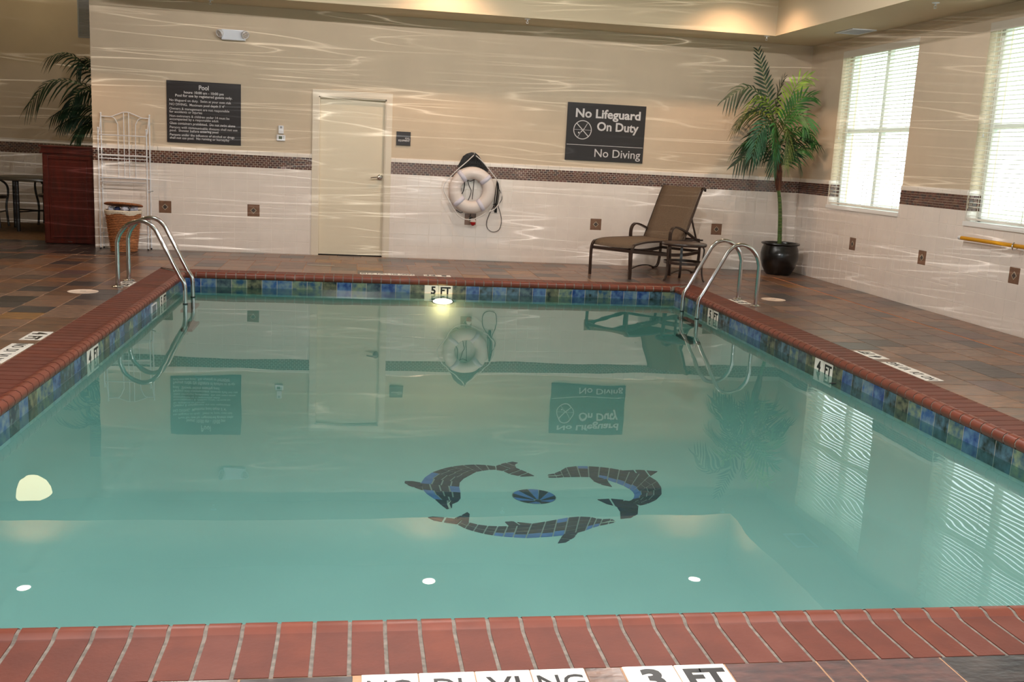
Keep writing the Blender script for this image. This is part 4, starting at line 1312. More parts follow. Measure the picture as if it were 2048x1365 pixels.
# ------------------------------------------------------------------ life ring
t = thing('life_ring', 'white life ring with four straps hanging on the back wall', 'life ring', (-4.530, -.10, .922))
rg = MB(); R0, r0 = .222, .080; NR, nr = 48, 16
p = []; f = []
for i in range(NR):
    a = 2 * PI * i / NR
    for k in range(nr):
        b_ = 2 * PI * k / nr; R_2 = R0 + r0 * math.cos(b_)
        p.append((R_2 * math.cos(a), r0 * .85 * math.sin(b_), R_2 * math.sin(a)))
for i in range(NR):
    for k in range(nr):
        f.append((i * nr + k, i * nr + (k + 1) % nr, ((i + 1) % NR) * nr + (k + 1) % nr, ((i + 1) % NR) * nr + k))
rg.poly(p, f, M['ring'], smooth=True); rg.build('ring_body', t)
for a in (40, 128, 222, 302):
    sb = MB(); a = math.radians(a); p = []
    for e in (-.027, .027):
        for k in range(17):
            b_ = 2 * PI * k / 16; R_2 = R0 + (r0 + .004) * math.cos(b_)
            c_ = (R_2 * math.cos(a) - e * math.sin(a), (r0 + .004) * .87 * math.sin(b_), R_2 * math.sin(a) + e * math.cos(a))
            p.append(c_)
    sb.poly(p, [(k, k + 1, 17 + k + 1, 17 + k) for k in range(16)], M['strap'], smooth=True)
    o = sb.build('strap', t); md = o.modifiers.new('thick', 'SOLIDIFY'); md.thickness = .003
def rel(pts, y, t): return [(a - t.location.x, y - t.location.y, b - t.location.z) for a, b in pts]
rp = MB()
rp.tube([Vector(q) for q in smooth_path(rel([(-4.532, 1.37), (-4.63, 1.272), (-4.73, 1.18), (-4.86, 1.04), (-4.905, .95), (-4.889, .876), (-4.80, .73), (-4.74, .64), (-4.69, .58), (-4.602, .545), (-4.50, .552), (-4.40, .60), (-4.342, .641)], -.16, t), 5)], .0065, M['rope_w'], n=8)
rp.tube([Vector(q) for q in smooth_path(rel([(-4.505, 1.365), (-4.404, 1.283), (-4.266, 1.13), (-4.19, 1.03), (-4.150, .909), (-4.17, .79), (-4.235, .69), (-4.30, .66)], -.16, t), 5)], .0065, M['rope_w'], n=8)
rp.build('grab_rope', t)
t = thing('rope_bag', 'black mesh throw-rope bag on a wall hook above the life ring', 'rope bag', (-4.52, -.001, 1.24))
bb = MB()
q = [(-.20, -.02), (-.16, .06), (-.135, .11), (-.09, .145), (-.03, .165), (.02, .16), (.06, .13), (.10, .08), (.15, .02), (.20, -.06), (.10, -.10), (-.10, -.10)]
fr_ = [(x, -.055 + .10 * abs(x) * .6, z) for x, z in q]; bk = [(x, 0, z) for x, z in q]; n = len(q)
ce = (0, -.075, .04)
bb.poly(fr_ + bk + [ce], [(i, (i + 1) % n, 2 * n) for i in range(n)] + [(i, (i + 1) % n, n + (i + 1) % n, n + i) for i in range(n)], M['net'], smooth=True)
bb.build('bag', t)
nt_ = MB()
for k in range(8):
    x = -.13 + k * .037
    nt_.tube([(x, -.062 + .05 * abs(x), -.05), (x * .4, -.083, .12)], .003, M['rope_b'], n=5)
for z in (-.02, .02, .06, .10):
    wx = .14 - z
    nt_.tube([(-wx, -.055, z), (0, -.084, z), (wx, -.055, z)], .003, M['rope_b'], n=5)
nt_.build('netting', t)
MB().tube(smooth_path([(0, 0, .155), (0, -.06, .15), (0, -.10, .135), (0, -.105, .165)]), .006, M['chrome'], n=8).build('hook', t)
# cords inside and beside the ring
ck = MB()
def cord(mb, pts, y, r=.0045): mb.tube(smooth_path([(a, y, b) for a, b in pts], 5), r, M['rope_b'], n=6)
cord(ck, [(-4.59, 1.06), (-4.56, .97), (-4.535, .92), (-4.54, .86), (-4.57, .78)], -.03)
cord(ck, [(-4.50, 1.06), (-4.505, .95), (-4.515, .80)], -.03)
cord(ck, [(-4.60, 1.055), (-4.55, 1.035), (-4.49, 1.06)], -.035)
cord(ck, [(-4.62, 1.05), (-4.625, .95), (-4.645, .88), (-4.68, .83)], -.03, .006)
cord(ck, [(-4.685, .99), (-4.665, .95), (-4.67, .86)], -.03); cord(ck, [(-4.685, .99), (-4.695, .92), (-4.67, .86)], -.03)
cord(ck, [(-4.72, .655), (-4.68, .63), (-4.66, .62), (-4.63, .63)], -.03, .005)
tag(ck.build('hanging_cord'), 'black cord hanging behind the life ring', 'cord')
ck = MB()
for dx in (-.012, 0, .012, .004): cord(ck, [(-4.195 + dx * .3, 1.065), (-4.19 + dx * 2, .90), (-4.205 + dx * 1.5, .72), (-4.200 + dx, .64)], -.03 - abs(dx), .006)
cord(ck, [(-4.19, .98), (-4.14, .90), (-4.125, .82), (-4.17, .75), (-4.24, .745)], -.035)
cord(ck, [(-4.195, .78), (-4.27, .64), (-4.310, .52), (-4.295, .43), (-4.22, .385), (-4.14, .42), (-4.115, .52), (-4.13, .62), (-4.18, .76)], -.03)
tag(ck.build('rope_coil'), 'black rope coil hanging at the right side of the life ring', 'rope')
t = thing('float_ball', 'red and white float ball hanging below the life ring', 'float', (-4.498, -.075, .51))
MB().lathe([(0.038 * math.sin(a), 0.052 * -math.cos(a)) for a in [PI * k / 2 / 7 for k in range(8)]], M['red'], n=20).build('red_half', t)
MB().lathe([(0.038 * math.cos(a), 0.045 * math.sin(a)) for a in [PI * k / 2 / 7 for k in range(8)]], M['ring'], n=20).build('white_half', t)
MB().tube(smooth_path([(0, 0, .04), (-.02, 0, .06), (-.045, .01, .03), (-.03, .02, .10)]), .006, M['rope_b'], n=6).build('tether', t)

# ------------------------------------------------------------------ yellow pole
t = thing('shepherd_pole', 'yellow rescue pole on hooks below the second window', 'pole', (-.07, -3.94, .815))
MB().tube([(0, 0, 0), (0, -4.2, -.0)], .019, M['yellow'], n=14).build('pole', t)
MB().lathe([(0, .0), (.014, .0), (.020, .012), (.020, .05), (.0, .05)], M['white_pl'], c=(0, -.045, 0), n=14, axis='y').build('end_cap', t)
for y in (-.86, -3.2):
    MB().tube(smooth_path([(.07, y, .02), (.02, y, -.03), (-.015, y, -.035), (-.03, y, 0), (-.012, y, .03)]), .005, M['chrome'], n=8).box(.062, .07, y - .02, y + .02, -.03, .05, M['chrome']).build('hook', t)

# ------------------------------------------------------------------ towel rack
RK = thing('towel_rack', 'white metal towel rack with arched top at the left end of the wall', 'rack', (-8.835, -.10, 0))
def R3(x, y, z): return (x + 8.835, y + .10, z)
XL, XR_ = -9.118, -8.556; YF, YBk = -.165, -.035
for x in (XL + .006, XR_ + .012):
    MB().tube([R3(x, YBk, .014), R3(x, YBk, 1.64)], .0085, M['white_pl'], n=10).lathe([(0, 0), (.011, .004), (.013, .012), (.009, .02), (0, .024)], M['white_pl'], c=R3(x, YBk, 1.638), n=12).build('back_post', RK)
    MB().lathe([(0, 0), (.010, 0), (.010, .018), (0, .018)], M['black_rub'], c=R3(x, YBk, .001), n=12).build('rubber_foot', RK)
for x in (XL, XR_):
    MB().tube([R3(x, YF, .014), R3(x, YF, 1.46)], .0085, M['white_pl'], n=10).lathe([(0, 0), (.011, .004), (.013, .012), (.009, .02), (0, .024)], M['white_pl'], c=R3(x, YF, 1.458), n=12).build('front_post', RK)
    MB().lathe([(0, 0), (.010, 0), (.010, .018), (0, .018)], M['black_rub'], c=R3(x, YF, .001), n=12).build('rubber_foot', RK)
    MB().tube(smooth_path([R3(x, YF, 1.40), R3(x, YF + .05, 1.43), R3(x, YBk - .03, 1.50), R3(x + .006, YBk, 1.62)]), .0055, M['white_pl'], n=7).build('side_curve', RK)
tops = smooth_path([R3(XL, YBk, 1.612), R3(-9.06, YBk, 1.612), R3(-9.0, YBk, 1.612), R3(-8.93, YBk, 1.638), R3(-8.858, YBk, 1.668), R3(-8.82, YBk, 1.674), R3(-8.78, YBk, 1.670), R3(-8.70, YBk, 1.64), R3(-8.628, YBk, 1.614), R3(XR_, YBk, 1.612)])
MB().tube(tops, .0065, M['white_pl'], n=8).build('arched_top', RK)
for pts in ([(-9.0, 1.612), (-8.955, 1.595), (-8.925, 1.54), (-8.916, 1.47), (-8.918, .88)], [(-8.628, 1.612), (-8.672, 1.595), (-8.70, 1.54), (-8.709, 1.47), (-8.715, .88)]):
    MB().tube(smooth_path([R3(a, YBk, b) for a, b in pts]), .0055, M['white_pl'], n=8).build('back_bar', RK)
for x in (-8.846, -8.788):
    MB().tube([R3(x, YBk, .88), R3(x, YBk, 1.672)], .0055, M['white_pl'], n=8).build('back_bar', RK)
for zf in (1.392, 1.157, 1.111, .880, .832):
    MB().tube([R3(XL, YF, zf), R3(XR_, YF, zf)], .0065 if zf > 1.3 else .0055, M['white_pl'], n=8).build('front_rail', RK)
for z in (1.145, .872):
    sh = MB()
    sh.tube([R3(XL, YBk, z), R3(XR_, YBk, z)], .0055, M['white_pl'], n=8)
    for k in range(5): sh.tube([R3(XL, YF + .13 * k / 4, z), R3(XR_, YF + .13 * k / 4, z)], .0025, M['white_pl'], n=6)
    for x in (XL, XR_): sh.tube([R3(x, YF, z), R3(x, YBk, z)], .0055, M['white_pl'], n=8)
    sh.build('shelf', RK)
for x, s_ in ((XL, -1), (XR_, 1)):
    MB().tube([R3(x, YF, .185), R3(x, YBk, .20)], .0055, M['white_pl'], n=7).build('side_rail', RK)
    MB().tube([R3(x, YF, .735), R3(x, YBk, .74)], .0055, M['white_pl'], n=7).build('side_rail', RK)
MB().tube([R3(XL, YBk, .192), R3(XR_, YBk, .192)], .005, M['white_pl'], n=7).build('lower_rail', RK)
MB().tube([R3(XR_ + .0, YF, .715), R3(XR_ + .065, YF + .02, .735)], .006, M['chrome'], n=8).build('towel_hook', RK)

# hamper
HP = thing('wicker_hamper', 'tapered wicker laundry hamper with towels, under the towel rack', 'hamper', (-8.805, -.34, 0))
def hell(z):  # half-width at height
    k = z / .50
    return .148 + .060 * k
hb2 = MB()
hb2.lathe([(.0, .003), (hell(0), .003)] + [(hell(z), z) for z in [.05 * i for i in range(1, 11)]] + [(hell(.5) - .012, .50), (hell(.3) - .012, .30), (0, .28)], M['wicker'], n=40, sy=.80)
hb2.build('body', HP)
for k in range(24):
    z = .012 + k * .0205; pts = []
    for i in range(49):
        a = 2 * PI * i / 48; r = hell(z) + .002 + .003 * math.cos(i * PI + k * PI)
        pts.append((r * math.cos(a), r * .80 * math.sin(a), z))
    MB().tube(pts, .0062, M['wicker_rib'] if k not in (6, 13, 19) else M['wicker_rib'], n=5, caps=False).build('wicker_strand', HP)
ln = MB(); pr = []
for i in range(41):
    a = 2 * PI * i / 40
    pr.append((math.cos(a), math.sin(a)))
q = []
for z, o_ in ((.455, .006), (.47, .012), (.498, .010), (.505, .0), (.45, -.016)):
    for i in range(40): q.append((pr[i][0] * (hell(z) + o_), pr[i][1] * (hell(z) + o_) * .80, z + .012 * math.sin(i * .7) * (1 if z < .46 else .2)))
ln.poly(q, [(L * 40 + i, L * 40 + (i + 1) % 40, (L + 1) * 40 + (i + 1) % 40, (L + 1) * 40 + i) for L in range(4) for i in range(40)], M['liner'], smooth=True)
ln.build('liner', HP)
o = MB().lathe([(0, .0), (.20, .0), (.222, .004), (.226, .014), (.212, .024), (.10, .032), (0, .034)], M['wicker'], n=40, sy=.80).build('lid', HP, loc=(0.0, .02, .552))
o.rotation_euler = (math.radians(-10), math.radians(1.5), 0)
tr = random.Random(3)
TWL = ['dark blue towel among the pale ones in the hamper', 'crumpled pale towel at the left side of the hamper', 'crumpled pale towel at the front of the hamper',
       'crumpled pale towel at the right side of the hamper', 'crumpled pale towel at the back of the hamper']
for k in range(5):
    bm = bmesh.new(); bmesh.ops.create_icosphere(bm, subdivisions=3, radius=1)
    for v in bm.verts:
        s_ = 1 + .18 * math.sin(7 * v.co.x + k) * math.sin(6 * v.co.y + 2 * k) + .1 * math.sin(11 * v.co.z + k); v.co *= s_
        v.co = Vector((v.co.x * (.035 if k == 0 else .062), v.co.y * (.026 if k == 0 else .044), v.co.z * .033))
    for fce in bm.faces: fce.smooth = True
    me = bpy.data.meshes.new('crumpled_towel'); bm.to_mesh(me); bm.free(); me.materials.append(M['towel_b'] if k == 0 else M['towel'])
    tx, ty = [(-.055, -.035), (-.125, .01), (.03, -.07), (.115, .02), (.0, .06)][k]
    o = share('crumpled_towel', me, None, (-8.805 + tx, -.355 + ty, .514), (0, .1 * k, k))
    o['label'] = TWL[k]
    o['category'] = 'towel'

# ------------------------------------------------------------------ cabinet
CB = thing('wood_cabinet', 'dark cherry wood cabinet behind the left end of the back wall', 'cabinet', (-9.56, .50, 0))
MB().box(-.335, .345, -.225, .25, 0.004, 1.13, M['cherry']).build('body', CB, bevel=.003)
MB().box(-.355, .345, -.250, .25, 1.13, 1.16, M['cherry']).box(-.345, .345, -.245, .25, 1.16, 1.21, M['cherry']).box(-.362, .345, -.262, .25, 1.205, 1.228, M['cherry']).build('cornice_top', CB, bevel=.004)
dr = MB(); x0, x1, z0, z1 = -.265, .215, .055, 1.06
for a0, a1, b0, b1 in ((x0 - .05, x0, z0 - .04, z1 + .04), (x1, x1 + .05, z0 - .04, z1 + .04), (x0, x1, z0 - .04, z0), (x0, x1, z1, z1 + .04)):
    dr.box(a0, a1, -.240, -.225, b0, b1, M['cherry'])
dr.box(x0, x1, -.232, -.225, z0, z1, M['cherry']); dr.box(x0 + .025, x1 - .025, -.240, -.225, z0 + .025, z1 - .025, M['cherry'])
dr.build('door_panel', CB, bevel=.004)
MB().box(-.055, .0, -.244, -.239, .030, .037, M['chrome']).build('floor_catch', CB)

# ------------------------------------------------------------------ far room furniture
t = thing('round_table', 'dark round table in the dim room behind the cabinet', 'table', (-10.50, 2.15, 0))
MB().lathe([(0, .70), (.50, .70), (.52, .71), (.52, .745), (.50, .752), (0, .752)], M['tabtop'], n=40).build('table_top', t)
for a in (246, 336, 66, 156):
    a = math.radians(a); c, s_ = .43 * math.cos(a), .43 * math.sin(a)
    MB().tube([(c, s_, .70), (c, s_, .0)], .026, M['bark'], n=8).build('leg', t)
    MB().tube([(c, s_, .27), (0, 0, .27)], .010, M['bark'], n=6).build('stretcher', t)
def cafe_chair(loc, rz, label):
    t = thing('cafe_chair', label, 'chair', loc, rz)
    MB().lathe([(0, .43), (.20, .43), (.215, .44), (.215, .462), (.19, .475), (0, .478)], M['bronze'], n=24).build('seat', t)
    for sx_ in (-1, 1):
        MB().tube(smooth_path([(sx_ * .18, -.17, .02), (sx_ * .17, -.15, .30), (sx_ * .20, -.17, .50), (sx_ * .215, -.14, .62), (sx_ * .215, -.02, .69), (sx_ * .20, .12, .67), (sx_ * .19, .20, .62)]), .016, M['bark'], n=8).build('arm', t)
        MB().tube(smooth_path([(sx_ * .19, .24, .02), (sx_ * .17, .18, .30), (sx_ * .18, .20, .55), (sx_ * .16, .26, .86)]), .016, M['bark'], n=8).build('leg', t)
    MB().tube(smooth_path([(-.16, .26, .84), (-.08, .28, .90), (0, .285, .915), (.08, .28, .90), (.16, .26, .84)]), .016, M['bark'], n=8).build('back_rail', t)
    for k in range(3): MB().tube([(-.07 + k * .07, .19, .47), (-.07 + k * .07, .28, .90)], .008, M['bark'], n=6).build('back_bar', t)
    MB().tube([(-.18, -.14, .24), (.18, -.14, .24)], .009, M['bark'], n=6).build('stretcher', t)
cafe_chair((-11.14, 2.10, 0), math.radians(90), 'dark metal armchair at the left of the round table, cut by the frame edge')
cafe_chair((-10.50, 2.80, 0), math.radians(4), 'dark metal armchair between the round table and the cabinet')
t = thing('pendant_lamp', 'glowing bowl pendant in the far room, seen mirrored in the water', 'lamp', (-10.71, 2.0, 3.68))
MB().lathe([(0, -.28), (.10, -.26), (.19, -.19), (.235, -.09), (.245, 0), (.235, .0), (.22, -.09), (.18, -.17), (.10, -.24), (0, -.26)], M['pend_glow'], n=28).build('bowl', t)
MB().tube([(0, 0, -.2), (0, 0, .57)], .008, M['bark'], n=6).build('stem', t)
lamp('pendant_light', 'POINT', (-10.71, 2.0, 3.85), 1.5, (1.0, .84, .6), shadow_soft_size=.12)

# ------------------------------------------------------------------ chaise lounge
DX, DY = Vector((.766, .643, 0)).normalized(), Vector((.643, -.766, 0)).normalized()   # along, toward the right side
CW = .622
CH = thing('chaise_lounge', 'brown sling chaise lounge with raised back beside the far deck wall', 'lounge chair', (-3.146, -1.118, 0), math.atan2(.643, .766))
# local frame: x along, y: left(0) -> right(-CW)
seat = [(.085, .415), (.16, .430), (.32, .438), (.60, .436), (.90, .432), (1.14, .428)]
bk = [(1.13, .425), (1.17, .50), (1.30, .74), (1.43, .98), (1.487, 1.075), (1.515, 1.098), (1.555, 1.092), (1.575, 1.070)]
for yy, nm in ((-.012, 'side_rail'), (-CW + .012, 'side_rail')):
    pts = smooth_path([(0.0, yy, .0), (-.004, yy, .20), (.0, yy, .33), (.03, yy, .395), (.09, yy, .418), (.32, yy, .438), (.75, yy, .436), (1.25, yy, .43), (1.45, yy, .425), (1.54, yy, .39), (1.56, yy, .30), (1.545, yy, .12), (1.50, yy, .03), (1.40, yy, .012)], 5)
    MB().strip(pts, .030, .022, M['bronze'], (0, 1, 0)).build(nm, CH)
    # arm and middle leg in one sweep
    pts = smooth_path([(.87, yy * 1.0, .0), (.845, yy, .25), (.825, yy, .47), (.84, yy, .56), (.90, yy, .605), (.99, yy, .600), (1.12, yy, .565), (1.25, yy, .52), (1.38, yy, .465), (1.50, yy, .430), (1.60, yy, .425)], 5)
    MB().strip(pts, .040, .020, M['bronze'], (0, 1, 0)).build('arm', CH)
    MB().strip(smooth_path([(.86, yy, .012), (1.0, yy, .045), (1.15, yy, .055), (1.30, yy, .045), (1.42, yy, .012)]), .024, .014, M['bronze'], (0, 1, 0)).build('runner', CH)
    MB().bar((.0, yy, .285), (.80, yy, .262), .022, .045, M['bronze']).build('lower_rail', CH) if False else None
    MB().strip(smooth_path([(.02, yy, .335), (.40, yy, .300), (.85, yy, .262), (1.2, yy, .25), (1.55, yy, .27)]), .020, .040, M['bronze'], (0, 1, 0)).build('lower_rail', CH)
    MB().strip([(q[0] + .012, yy, q[1] - .008) for q in bk], .024, .020, M['bronze'], (0, 1, 0)).build('back_rail', CH)
    MB().bar((1.31, yy * .97 - .01, .72), (1.47, yy * .97 - .01, .44), .014, .020, M['bronze']).build('back_brace', CH)
for x, z in ((.012, .335), (.86, .27), (1.555, .28), (1.55, .425)):
    MB().bar((x, -.02, z), (x, -CW + .02, z), .022, .035, M['bronze']).build('cross_rail', CH)
MB().tube([(1.575, .0, 1.085), (1.575, -CW, 1.085)], .014, M['bronze'], n=10).build('top_roll', CH)
def sling(pts, name):
    P = smooth_path([(a, 0, b) for a, b in pts], 5); q = []; n = len(P)
    for i, p_ in enumerate(P):
        for k in range(7):
            y = -.022 - (CW - .044) * k / 6
            q.append((p_.x, y, p_.z + .012 - .010 * math.sin(PI * k / 6)))
    mb = MB().poly(q, [(i * 7 + k, i * 7 + k + 1, (i + 1) * 7 + k + 1, (i + 1) * 7 + k) for i in range(n - 1) for k in range(6)], M['sling'], smooth=True)
    o = mb.build(name, CH); md = o.modifiers.new('thick', 'SOLIDIFY'); md.thickness = .004; return o
sling([(.03, .36), (.045, .395)] + seat, 'seat_sling'); sling(bk, 'back_sling')

# side table
ST = thing('side_table', 'round bronze side table with a stone top beside the chaise lounge', 'table', (-2.075, -1.49, 0))
MB().lathe([(.0, .452), (.232, .452), (.232, .458), (0, .460)], M['ttop'], n=40).build('table_top', ST)
MB().lathe([(.228, .425), (.262, .425), (.270, .436), (.270, .452), (.262, .461), (.232, .461), (.228, .425)], M['bronze'], n=44).build('rim', ST)
for a in (201, -30, 78):
    a = math.radians(a); c, s_ = math.cos(a), math.sin(a)
    MB().strip(smooth_path([(c * .22, s_ * .22, .43), (c * .245, s_ * .245, .38), (c * .235, s_ * .235, .25), (c * .235, s_ * .235, .12), (c * .255, s_ * .255, .03), (c * .275, s_ * .275, .002)]), .030, .016, M['bronze'], (-s_, c, 0)).build('leg', ST)
MB().lathe([(.222, .205), (.236, .205), (.236, .238), (.222, .238), (.222, .205)], M['bronze'], n=40).build('stretcher_ring', ST)

# ------------------------------------------------------------------ palms
def frond(root, pts, wid, m, name='frond', n=12, droop=.45, seed=0, rw=.006, roll=50, lim=None):
    rr_ = random.Random(seed)
    P = smooth_path(pts, 8); mb = MB()
    N = len(P)
    mb.tube(P, [rw * (1 - .7 * i / (N - 1)) for i in range(N)], M['trunk'], n=5)
    L = [0]
    for i in range(1, N): L.append(L[-1] + (P[i] - P[i - 1]).length)
    tot = L[-1]
    ch = P[-1] - P[0]
    base_sd = ch.cross(Vector((0, 0, 1)))
    if base_sd.length < .15 * ch.length: base_sd = Vector((0, 1, 0))
    base_sd.normalize()
    rl = math.radians(roll * (1 if rr_.random() < .5 else -1))
    for k in range(n):
        u = .16 + .84 * k / (n - 1)
        s_ = u * tot; i = max(j for j in range(N) if L[j] <= s_ + 1e-9); i = min(i, N - 2)
        p = P[i].lerp(P[i + 1], (s_ - L[i]) / max(1e-6, L[i + 1] - L[i]))
        t = (P[i + 1] - P[i]).normalized()
        s0 = (base_sd - t * base_sd.dot(t)).normalized(); n0 = s0.cross(t).normalized()
        sd = s0 * math.cos(rl) + n0 * math.sin(rl); nv = sd.cross(t).normalized()
        if nv.z < 0: nv = -nv
        ln_ = wid * (math.sin(PI * (.15 + .72 * u)) ** .7 + .08) * rr_.uniform(.88, 1.1)
        for sg in (-1, 1):
            sp = rr_.uniform(-.08, .08)
            d = (sd * sg * (.85 - .25 * u) + t * (.45 + .55 * u) + nv * (.10 + sp)).normalized()
            hw_ = .0125 * (.65 + .5 * math.sin(PI * u))
            fl_ = (nv.cross(d)).normalized()
            q = []
            jj = rr_.uniform(-.1, .12)
            for a, w_ in ((0, .30), (.22, .95), (.5, 1), (.78, .6), (1, .03)):
                c = p + d * ln_ * a + Vector((0, 0, -1)) * ln_ * (droop + jj) * a * a
                q.append(c - fl_ * hw_ * w_); q.append(c + nv * .0015); q.append(c + fl_ * hw_ * w_)
            mb.poly(q, [(3 * j + e, 3 * j + e + 1, 3 * j + e + 4, 3 * j + e + 3) for j in range(4) for e in (0, 1)], m, smooth=True)
    if lim: mb.v = [(min(v[0], lim[0]), min(v[1], lim[1]), v[2]) for v in mb.v]
    return mb.build(name, root)
def palm_pot(t):
    MB().lathe([(0, .002), (.155, .002), (.172, .02), (.215, .10), (.246, .20), (.250, .28), (.238, .345), (.222, .385), (.222, .392), (.246, .402), (.253, .412), (.250, .424), (.240, .428), (.222, .420), (.215, .395), (.215, .36), (0, .36)], M['pot'], n=48).build('pot', t)
    MB().lathe([(0, .392), (.10, .388), (.214, .380)], M['soil'], n=28).build('soil', t)
PM = thing('potted_palm', 'tall artificial palm in a glazed black pot in the room corner', 'potted plant', (-.392, -.46, 0))
palm_pot(PM)
px, py = -.392, -.46
def pp(x, z, y=0.0): return (x - px, y, z)
tp = smooth_path([pp(-.405, .38), pp(-.43, .70), pp(-.46, .95), pp(-.50, 1.15), pp(-.535, 1.40), pp(-.59, 1.68), pp(-.655, 1.98)], 6)
MB().tube(tp, [.030 - .010 * min(1, i / 20) if i < 18 else (.030 + .014 * math.sin(PI * min(1, (i - 18) / 14))) for i in range(len(tp))], M['trunk'], n=12).build('trunk', PM)
rgm = MB()
for k in range(15):
    z = .42 + k * .043; i = min(range(len(tp)), key=lambda j: abs(tp[j].z - z)); c = tp[i]
    rgm.lathe([(.027, -.0035), (.0335 - .009 * k / 15, 0), (.027, .0035)], M['trunk_r'], c=(c.x + (z - c.z) * -.1, c.y, z), n=14)
rgm.build('trunk_rings', PM)
MB().tube([tp[17], tp[20], tp[23], tp[26], tp[29]], [.030, .047, .055, .045, .03], M['husk'], n=12).tube([tp[27], tp[30], tp[33], tp[36]], [.03, .035, .03, .02], M['husk'], n=10).build('husk', PM)
FRD = [  # points (x,z,y offset), width, material
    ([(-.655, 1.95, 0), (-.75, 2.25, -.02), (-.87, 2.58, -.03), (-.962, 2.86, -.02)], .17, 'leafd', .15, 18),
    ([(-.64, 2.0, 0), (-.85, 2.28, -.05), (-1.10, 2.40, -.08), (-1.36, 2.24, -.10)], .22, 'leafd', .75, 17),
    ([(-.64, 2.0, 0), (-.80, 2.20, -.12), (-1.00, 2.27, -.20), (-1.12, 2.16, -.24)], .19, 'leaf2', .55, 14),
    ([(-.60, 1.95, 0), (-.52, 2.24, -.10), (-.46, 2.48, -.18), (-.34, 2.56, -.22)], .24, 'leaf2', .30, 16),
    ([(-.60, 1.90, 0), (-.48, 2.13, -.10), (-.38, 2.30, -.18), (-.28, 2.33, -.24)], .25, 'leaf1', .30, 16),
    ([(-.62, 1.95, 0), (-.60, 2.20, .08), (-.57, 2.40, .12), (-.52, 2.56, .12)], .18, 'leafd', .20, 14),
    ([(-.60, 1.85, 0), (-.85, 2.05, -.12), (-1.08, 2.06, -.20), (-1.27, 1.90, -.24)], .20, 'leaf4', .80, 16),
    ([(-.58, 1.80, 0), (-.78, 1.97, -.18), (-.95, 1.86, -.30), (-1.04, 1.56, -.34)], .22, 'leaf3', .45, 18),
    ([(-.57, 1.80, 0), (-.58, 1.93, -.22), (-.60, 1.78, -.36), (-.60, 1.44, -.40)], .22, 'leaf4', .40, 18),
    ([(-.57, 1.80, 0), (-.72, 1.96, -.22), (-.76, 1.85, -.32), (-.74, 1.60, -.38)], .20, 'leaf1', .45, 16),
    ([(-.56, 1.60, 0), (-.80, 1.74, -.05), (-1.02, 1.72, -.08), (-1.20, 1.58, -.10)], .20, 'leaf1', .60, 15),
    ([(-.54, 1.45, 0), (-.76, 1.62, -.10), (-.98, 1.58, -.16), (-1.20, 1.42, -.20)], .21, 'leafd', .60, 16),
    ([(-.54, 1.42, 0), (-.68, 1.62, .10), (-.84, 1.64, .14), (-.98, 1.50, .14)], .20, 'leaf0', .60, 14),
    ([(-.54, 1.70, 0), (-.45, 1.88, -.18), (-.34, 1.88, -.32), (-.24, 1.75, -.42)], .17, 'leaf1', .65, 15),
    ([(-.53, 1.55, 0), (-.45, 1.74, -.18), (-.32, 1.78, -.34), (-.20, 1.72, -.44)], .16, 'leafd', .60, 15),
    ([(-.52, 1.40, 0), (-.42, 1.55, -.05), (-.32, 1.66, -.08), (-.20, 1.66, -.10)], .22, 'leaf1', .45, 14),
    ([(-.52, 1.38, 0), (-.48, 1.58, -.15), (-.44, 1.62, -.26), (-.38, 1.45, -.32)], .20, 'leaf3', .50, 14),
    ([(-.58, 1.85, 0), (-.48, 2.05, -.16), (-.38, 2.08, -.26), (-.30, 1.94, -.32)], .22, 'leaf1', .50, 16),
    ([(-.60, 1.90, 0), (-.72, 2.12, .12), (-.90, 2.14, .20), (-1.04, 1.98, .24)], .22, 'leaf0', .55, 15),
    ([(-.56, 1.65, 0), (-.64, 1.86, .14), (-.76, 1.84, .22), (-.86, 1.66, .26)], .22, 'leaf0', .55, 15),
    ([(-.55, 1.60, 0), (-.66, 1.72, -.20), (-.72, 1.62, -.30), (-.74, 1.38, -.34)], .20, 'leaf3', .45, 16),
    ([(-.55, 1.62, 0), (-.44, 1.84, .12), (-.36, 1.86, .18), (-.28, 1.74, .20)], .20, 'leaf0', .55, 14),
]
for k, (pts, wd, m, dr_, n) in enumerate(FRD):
    frond(PM, [pp(a, b, c) for a, b, c in pts], wd * 1.05, M[m], n=n - 2, droop=dr_, seed=k, roll=88 if k in (0, 5) else [48, 62, 36, 55][k % 4], lim=(.375, .44))

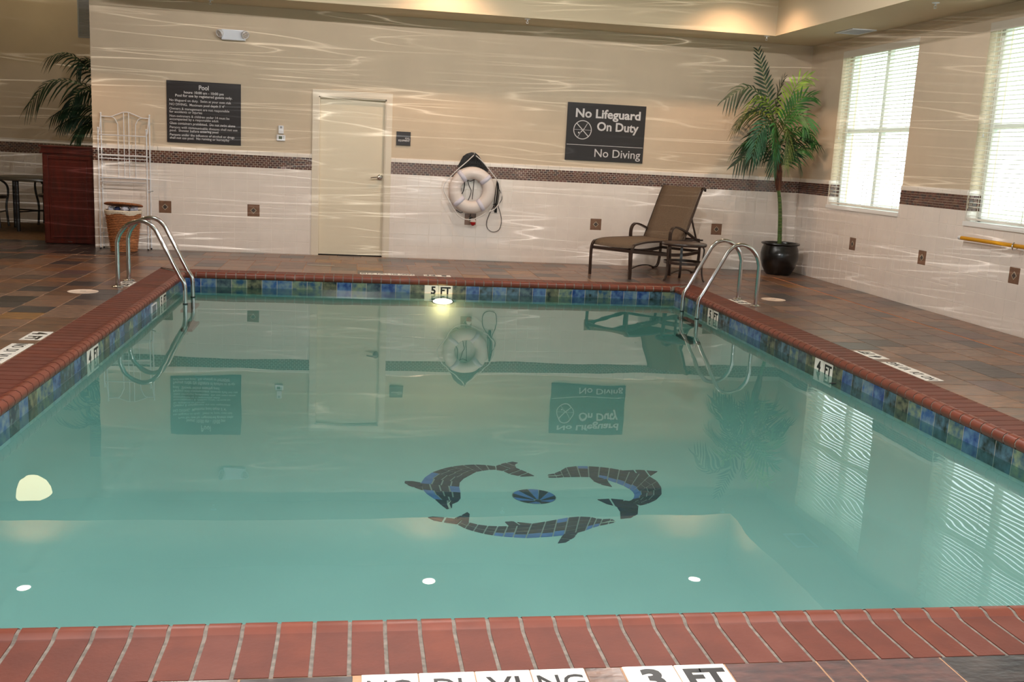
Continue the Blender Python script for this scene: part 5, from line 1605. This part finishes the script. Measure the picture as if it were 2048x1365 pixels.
PM2 = thing('potted_palm', 'dark drooping palm half hidden behind the cabinet and wall end', 'potted plant', (-9.28, 1.12, 0))
palm_pot(PM2)
def p2(x, z, y): return (x + 9.28, y - 1.12, z)
MB().tube([p2(-9.28, .38, 1.12), p2(-9.30, 1.2, 1.12), p2(-9.30, 2.0, 1.12)], [.035, .03, .03], M['trunk'], n=10).build('trunk', PM2)
for k, (pts, wd) in enumerate([
    ([(-9.30, 1.90, 1.12), (-9.50, 2.20, 1.05), (-9.75, 2.40, 1.0), (-9.96, 2.34, .98)], .25),
    ([(-9.30, 1.80, 1.12), (-9.60, 2.02, 1.0), (-9.95, 2.03, .95), (-10.22, 1.72, .92)], .27),
    ([(-9.30, 1.75, 1.12), (-9.50, 1.95, 1.2), (-9.72, 1.90, 1.25), (-9.85, 1.62, 1.28)], .25),
    ([(-9.30, 1.60, 1.12), (-9.50, 1.74, 1.0), (-9.72, 1.72, .95), (-9.92, 1.60, .92)], .20),
    ([(-9.30, 1.50, 1.12), (-9.48, 1.60, 1.05), (-9.68, 1.58, 1.0), (-9.86, 1.48, .98)], .18),
    ([(-9.30, 1.40, 1.12), (-9.42, 1.52, 1.0), (-9.56, 1.48, .95), (-9.66, 1.32, .92)], .18),
    ([(-9.30, 1.95, 1.12), (-9.40, 2.20, 1.1), (-9.55, 2.35, 1.1), (-9.66, 2.22, 1.1)], .22),
    ([(-9.30, 1.95, 1.12), (-9.12, 2.2, 1.1), (-8.95, 2.2, 1.1), (-8.8, 2.0, 1.1)], .22),
    ([(-9.30, 1.6, 1.12), (-9.12, 1.8, 1.2), (-8.95, 1.8, 1.2), (-8.8, 1.6, 1.2)], .22)]):
    frond(PM2, [p2(*q) for q in pts], wd, M['leafd'], n=17, droop=.8, seed=50 + k, roll=35)

# ------------------------------------------------------------------ downlights and added fill lamps
DL = [(-9.84, -1.23), (-5.01, -1.25), (-1.485, -1.30)] + [(x, y) for y in (-4.6, -9.6) for x in (-7.5, -5.4, -3.2)]  # rows after the first three are added out of view to brighten the room
LBL = ['round recessed ceiling downlight mirrored at the left of the near water', 'round recessed ceiling downlight mirrored in the middle of the near water',
       'round recessed ceiling downlight mirrored at the right of the near water']
for i, (x, y) in enumerate(DL):
    t = thing('downlight', LBL[i] if i < 3 else 'added fill downlight in the ceiling, out of the camera view', 'ceiling light', (x, y, Z_CEIL), group=None if i < 3 else 'added fill lights out of view')
    MB().lathe([(.078, -.001), (.100, -.001), (.100, -.010), (.082, -.008), (.078, -.001)], M['white_pl'], n=28).build('trim_ring', t)
    MB().lathe([(0, -.002), (.077, -.002), (.077, -.005), (0, -.005)], M['lens_glow'], n=24).build('glowing_lens', t)
    lamp('downlight_lamp', 'SPOT', (x, y, Z_CEIL - .03), DOWN_W * (3.1 if i < 3 else 5.8 if i < 6 else 13), (1.0, .62, .38) if i < 3 else (1.0, .95, .92), spot_size=math.radians(178 if 3 <= i < 6 else 124), spot_blend=.12 if 3 <= i < 6 else .7, shadow_soft_size=.05)
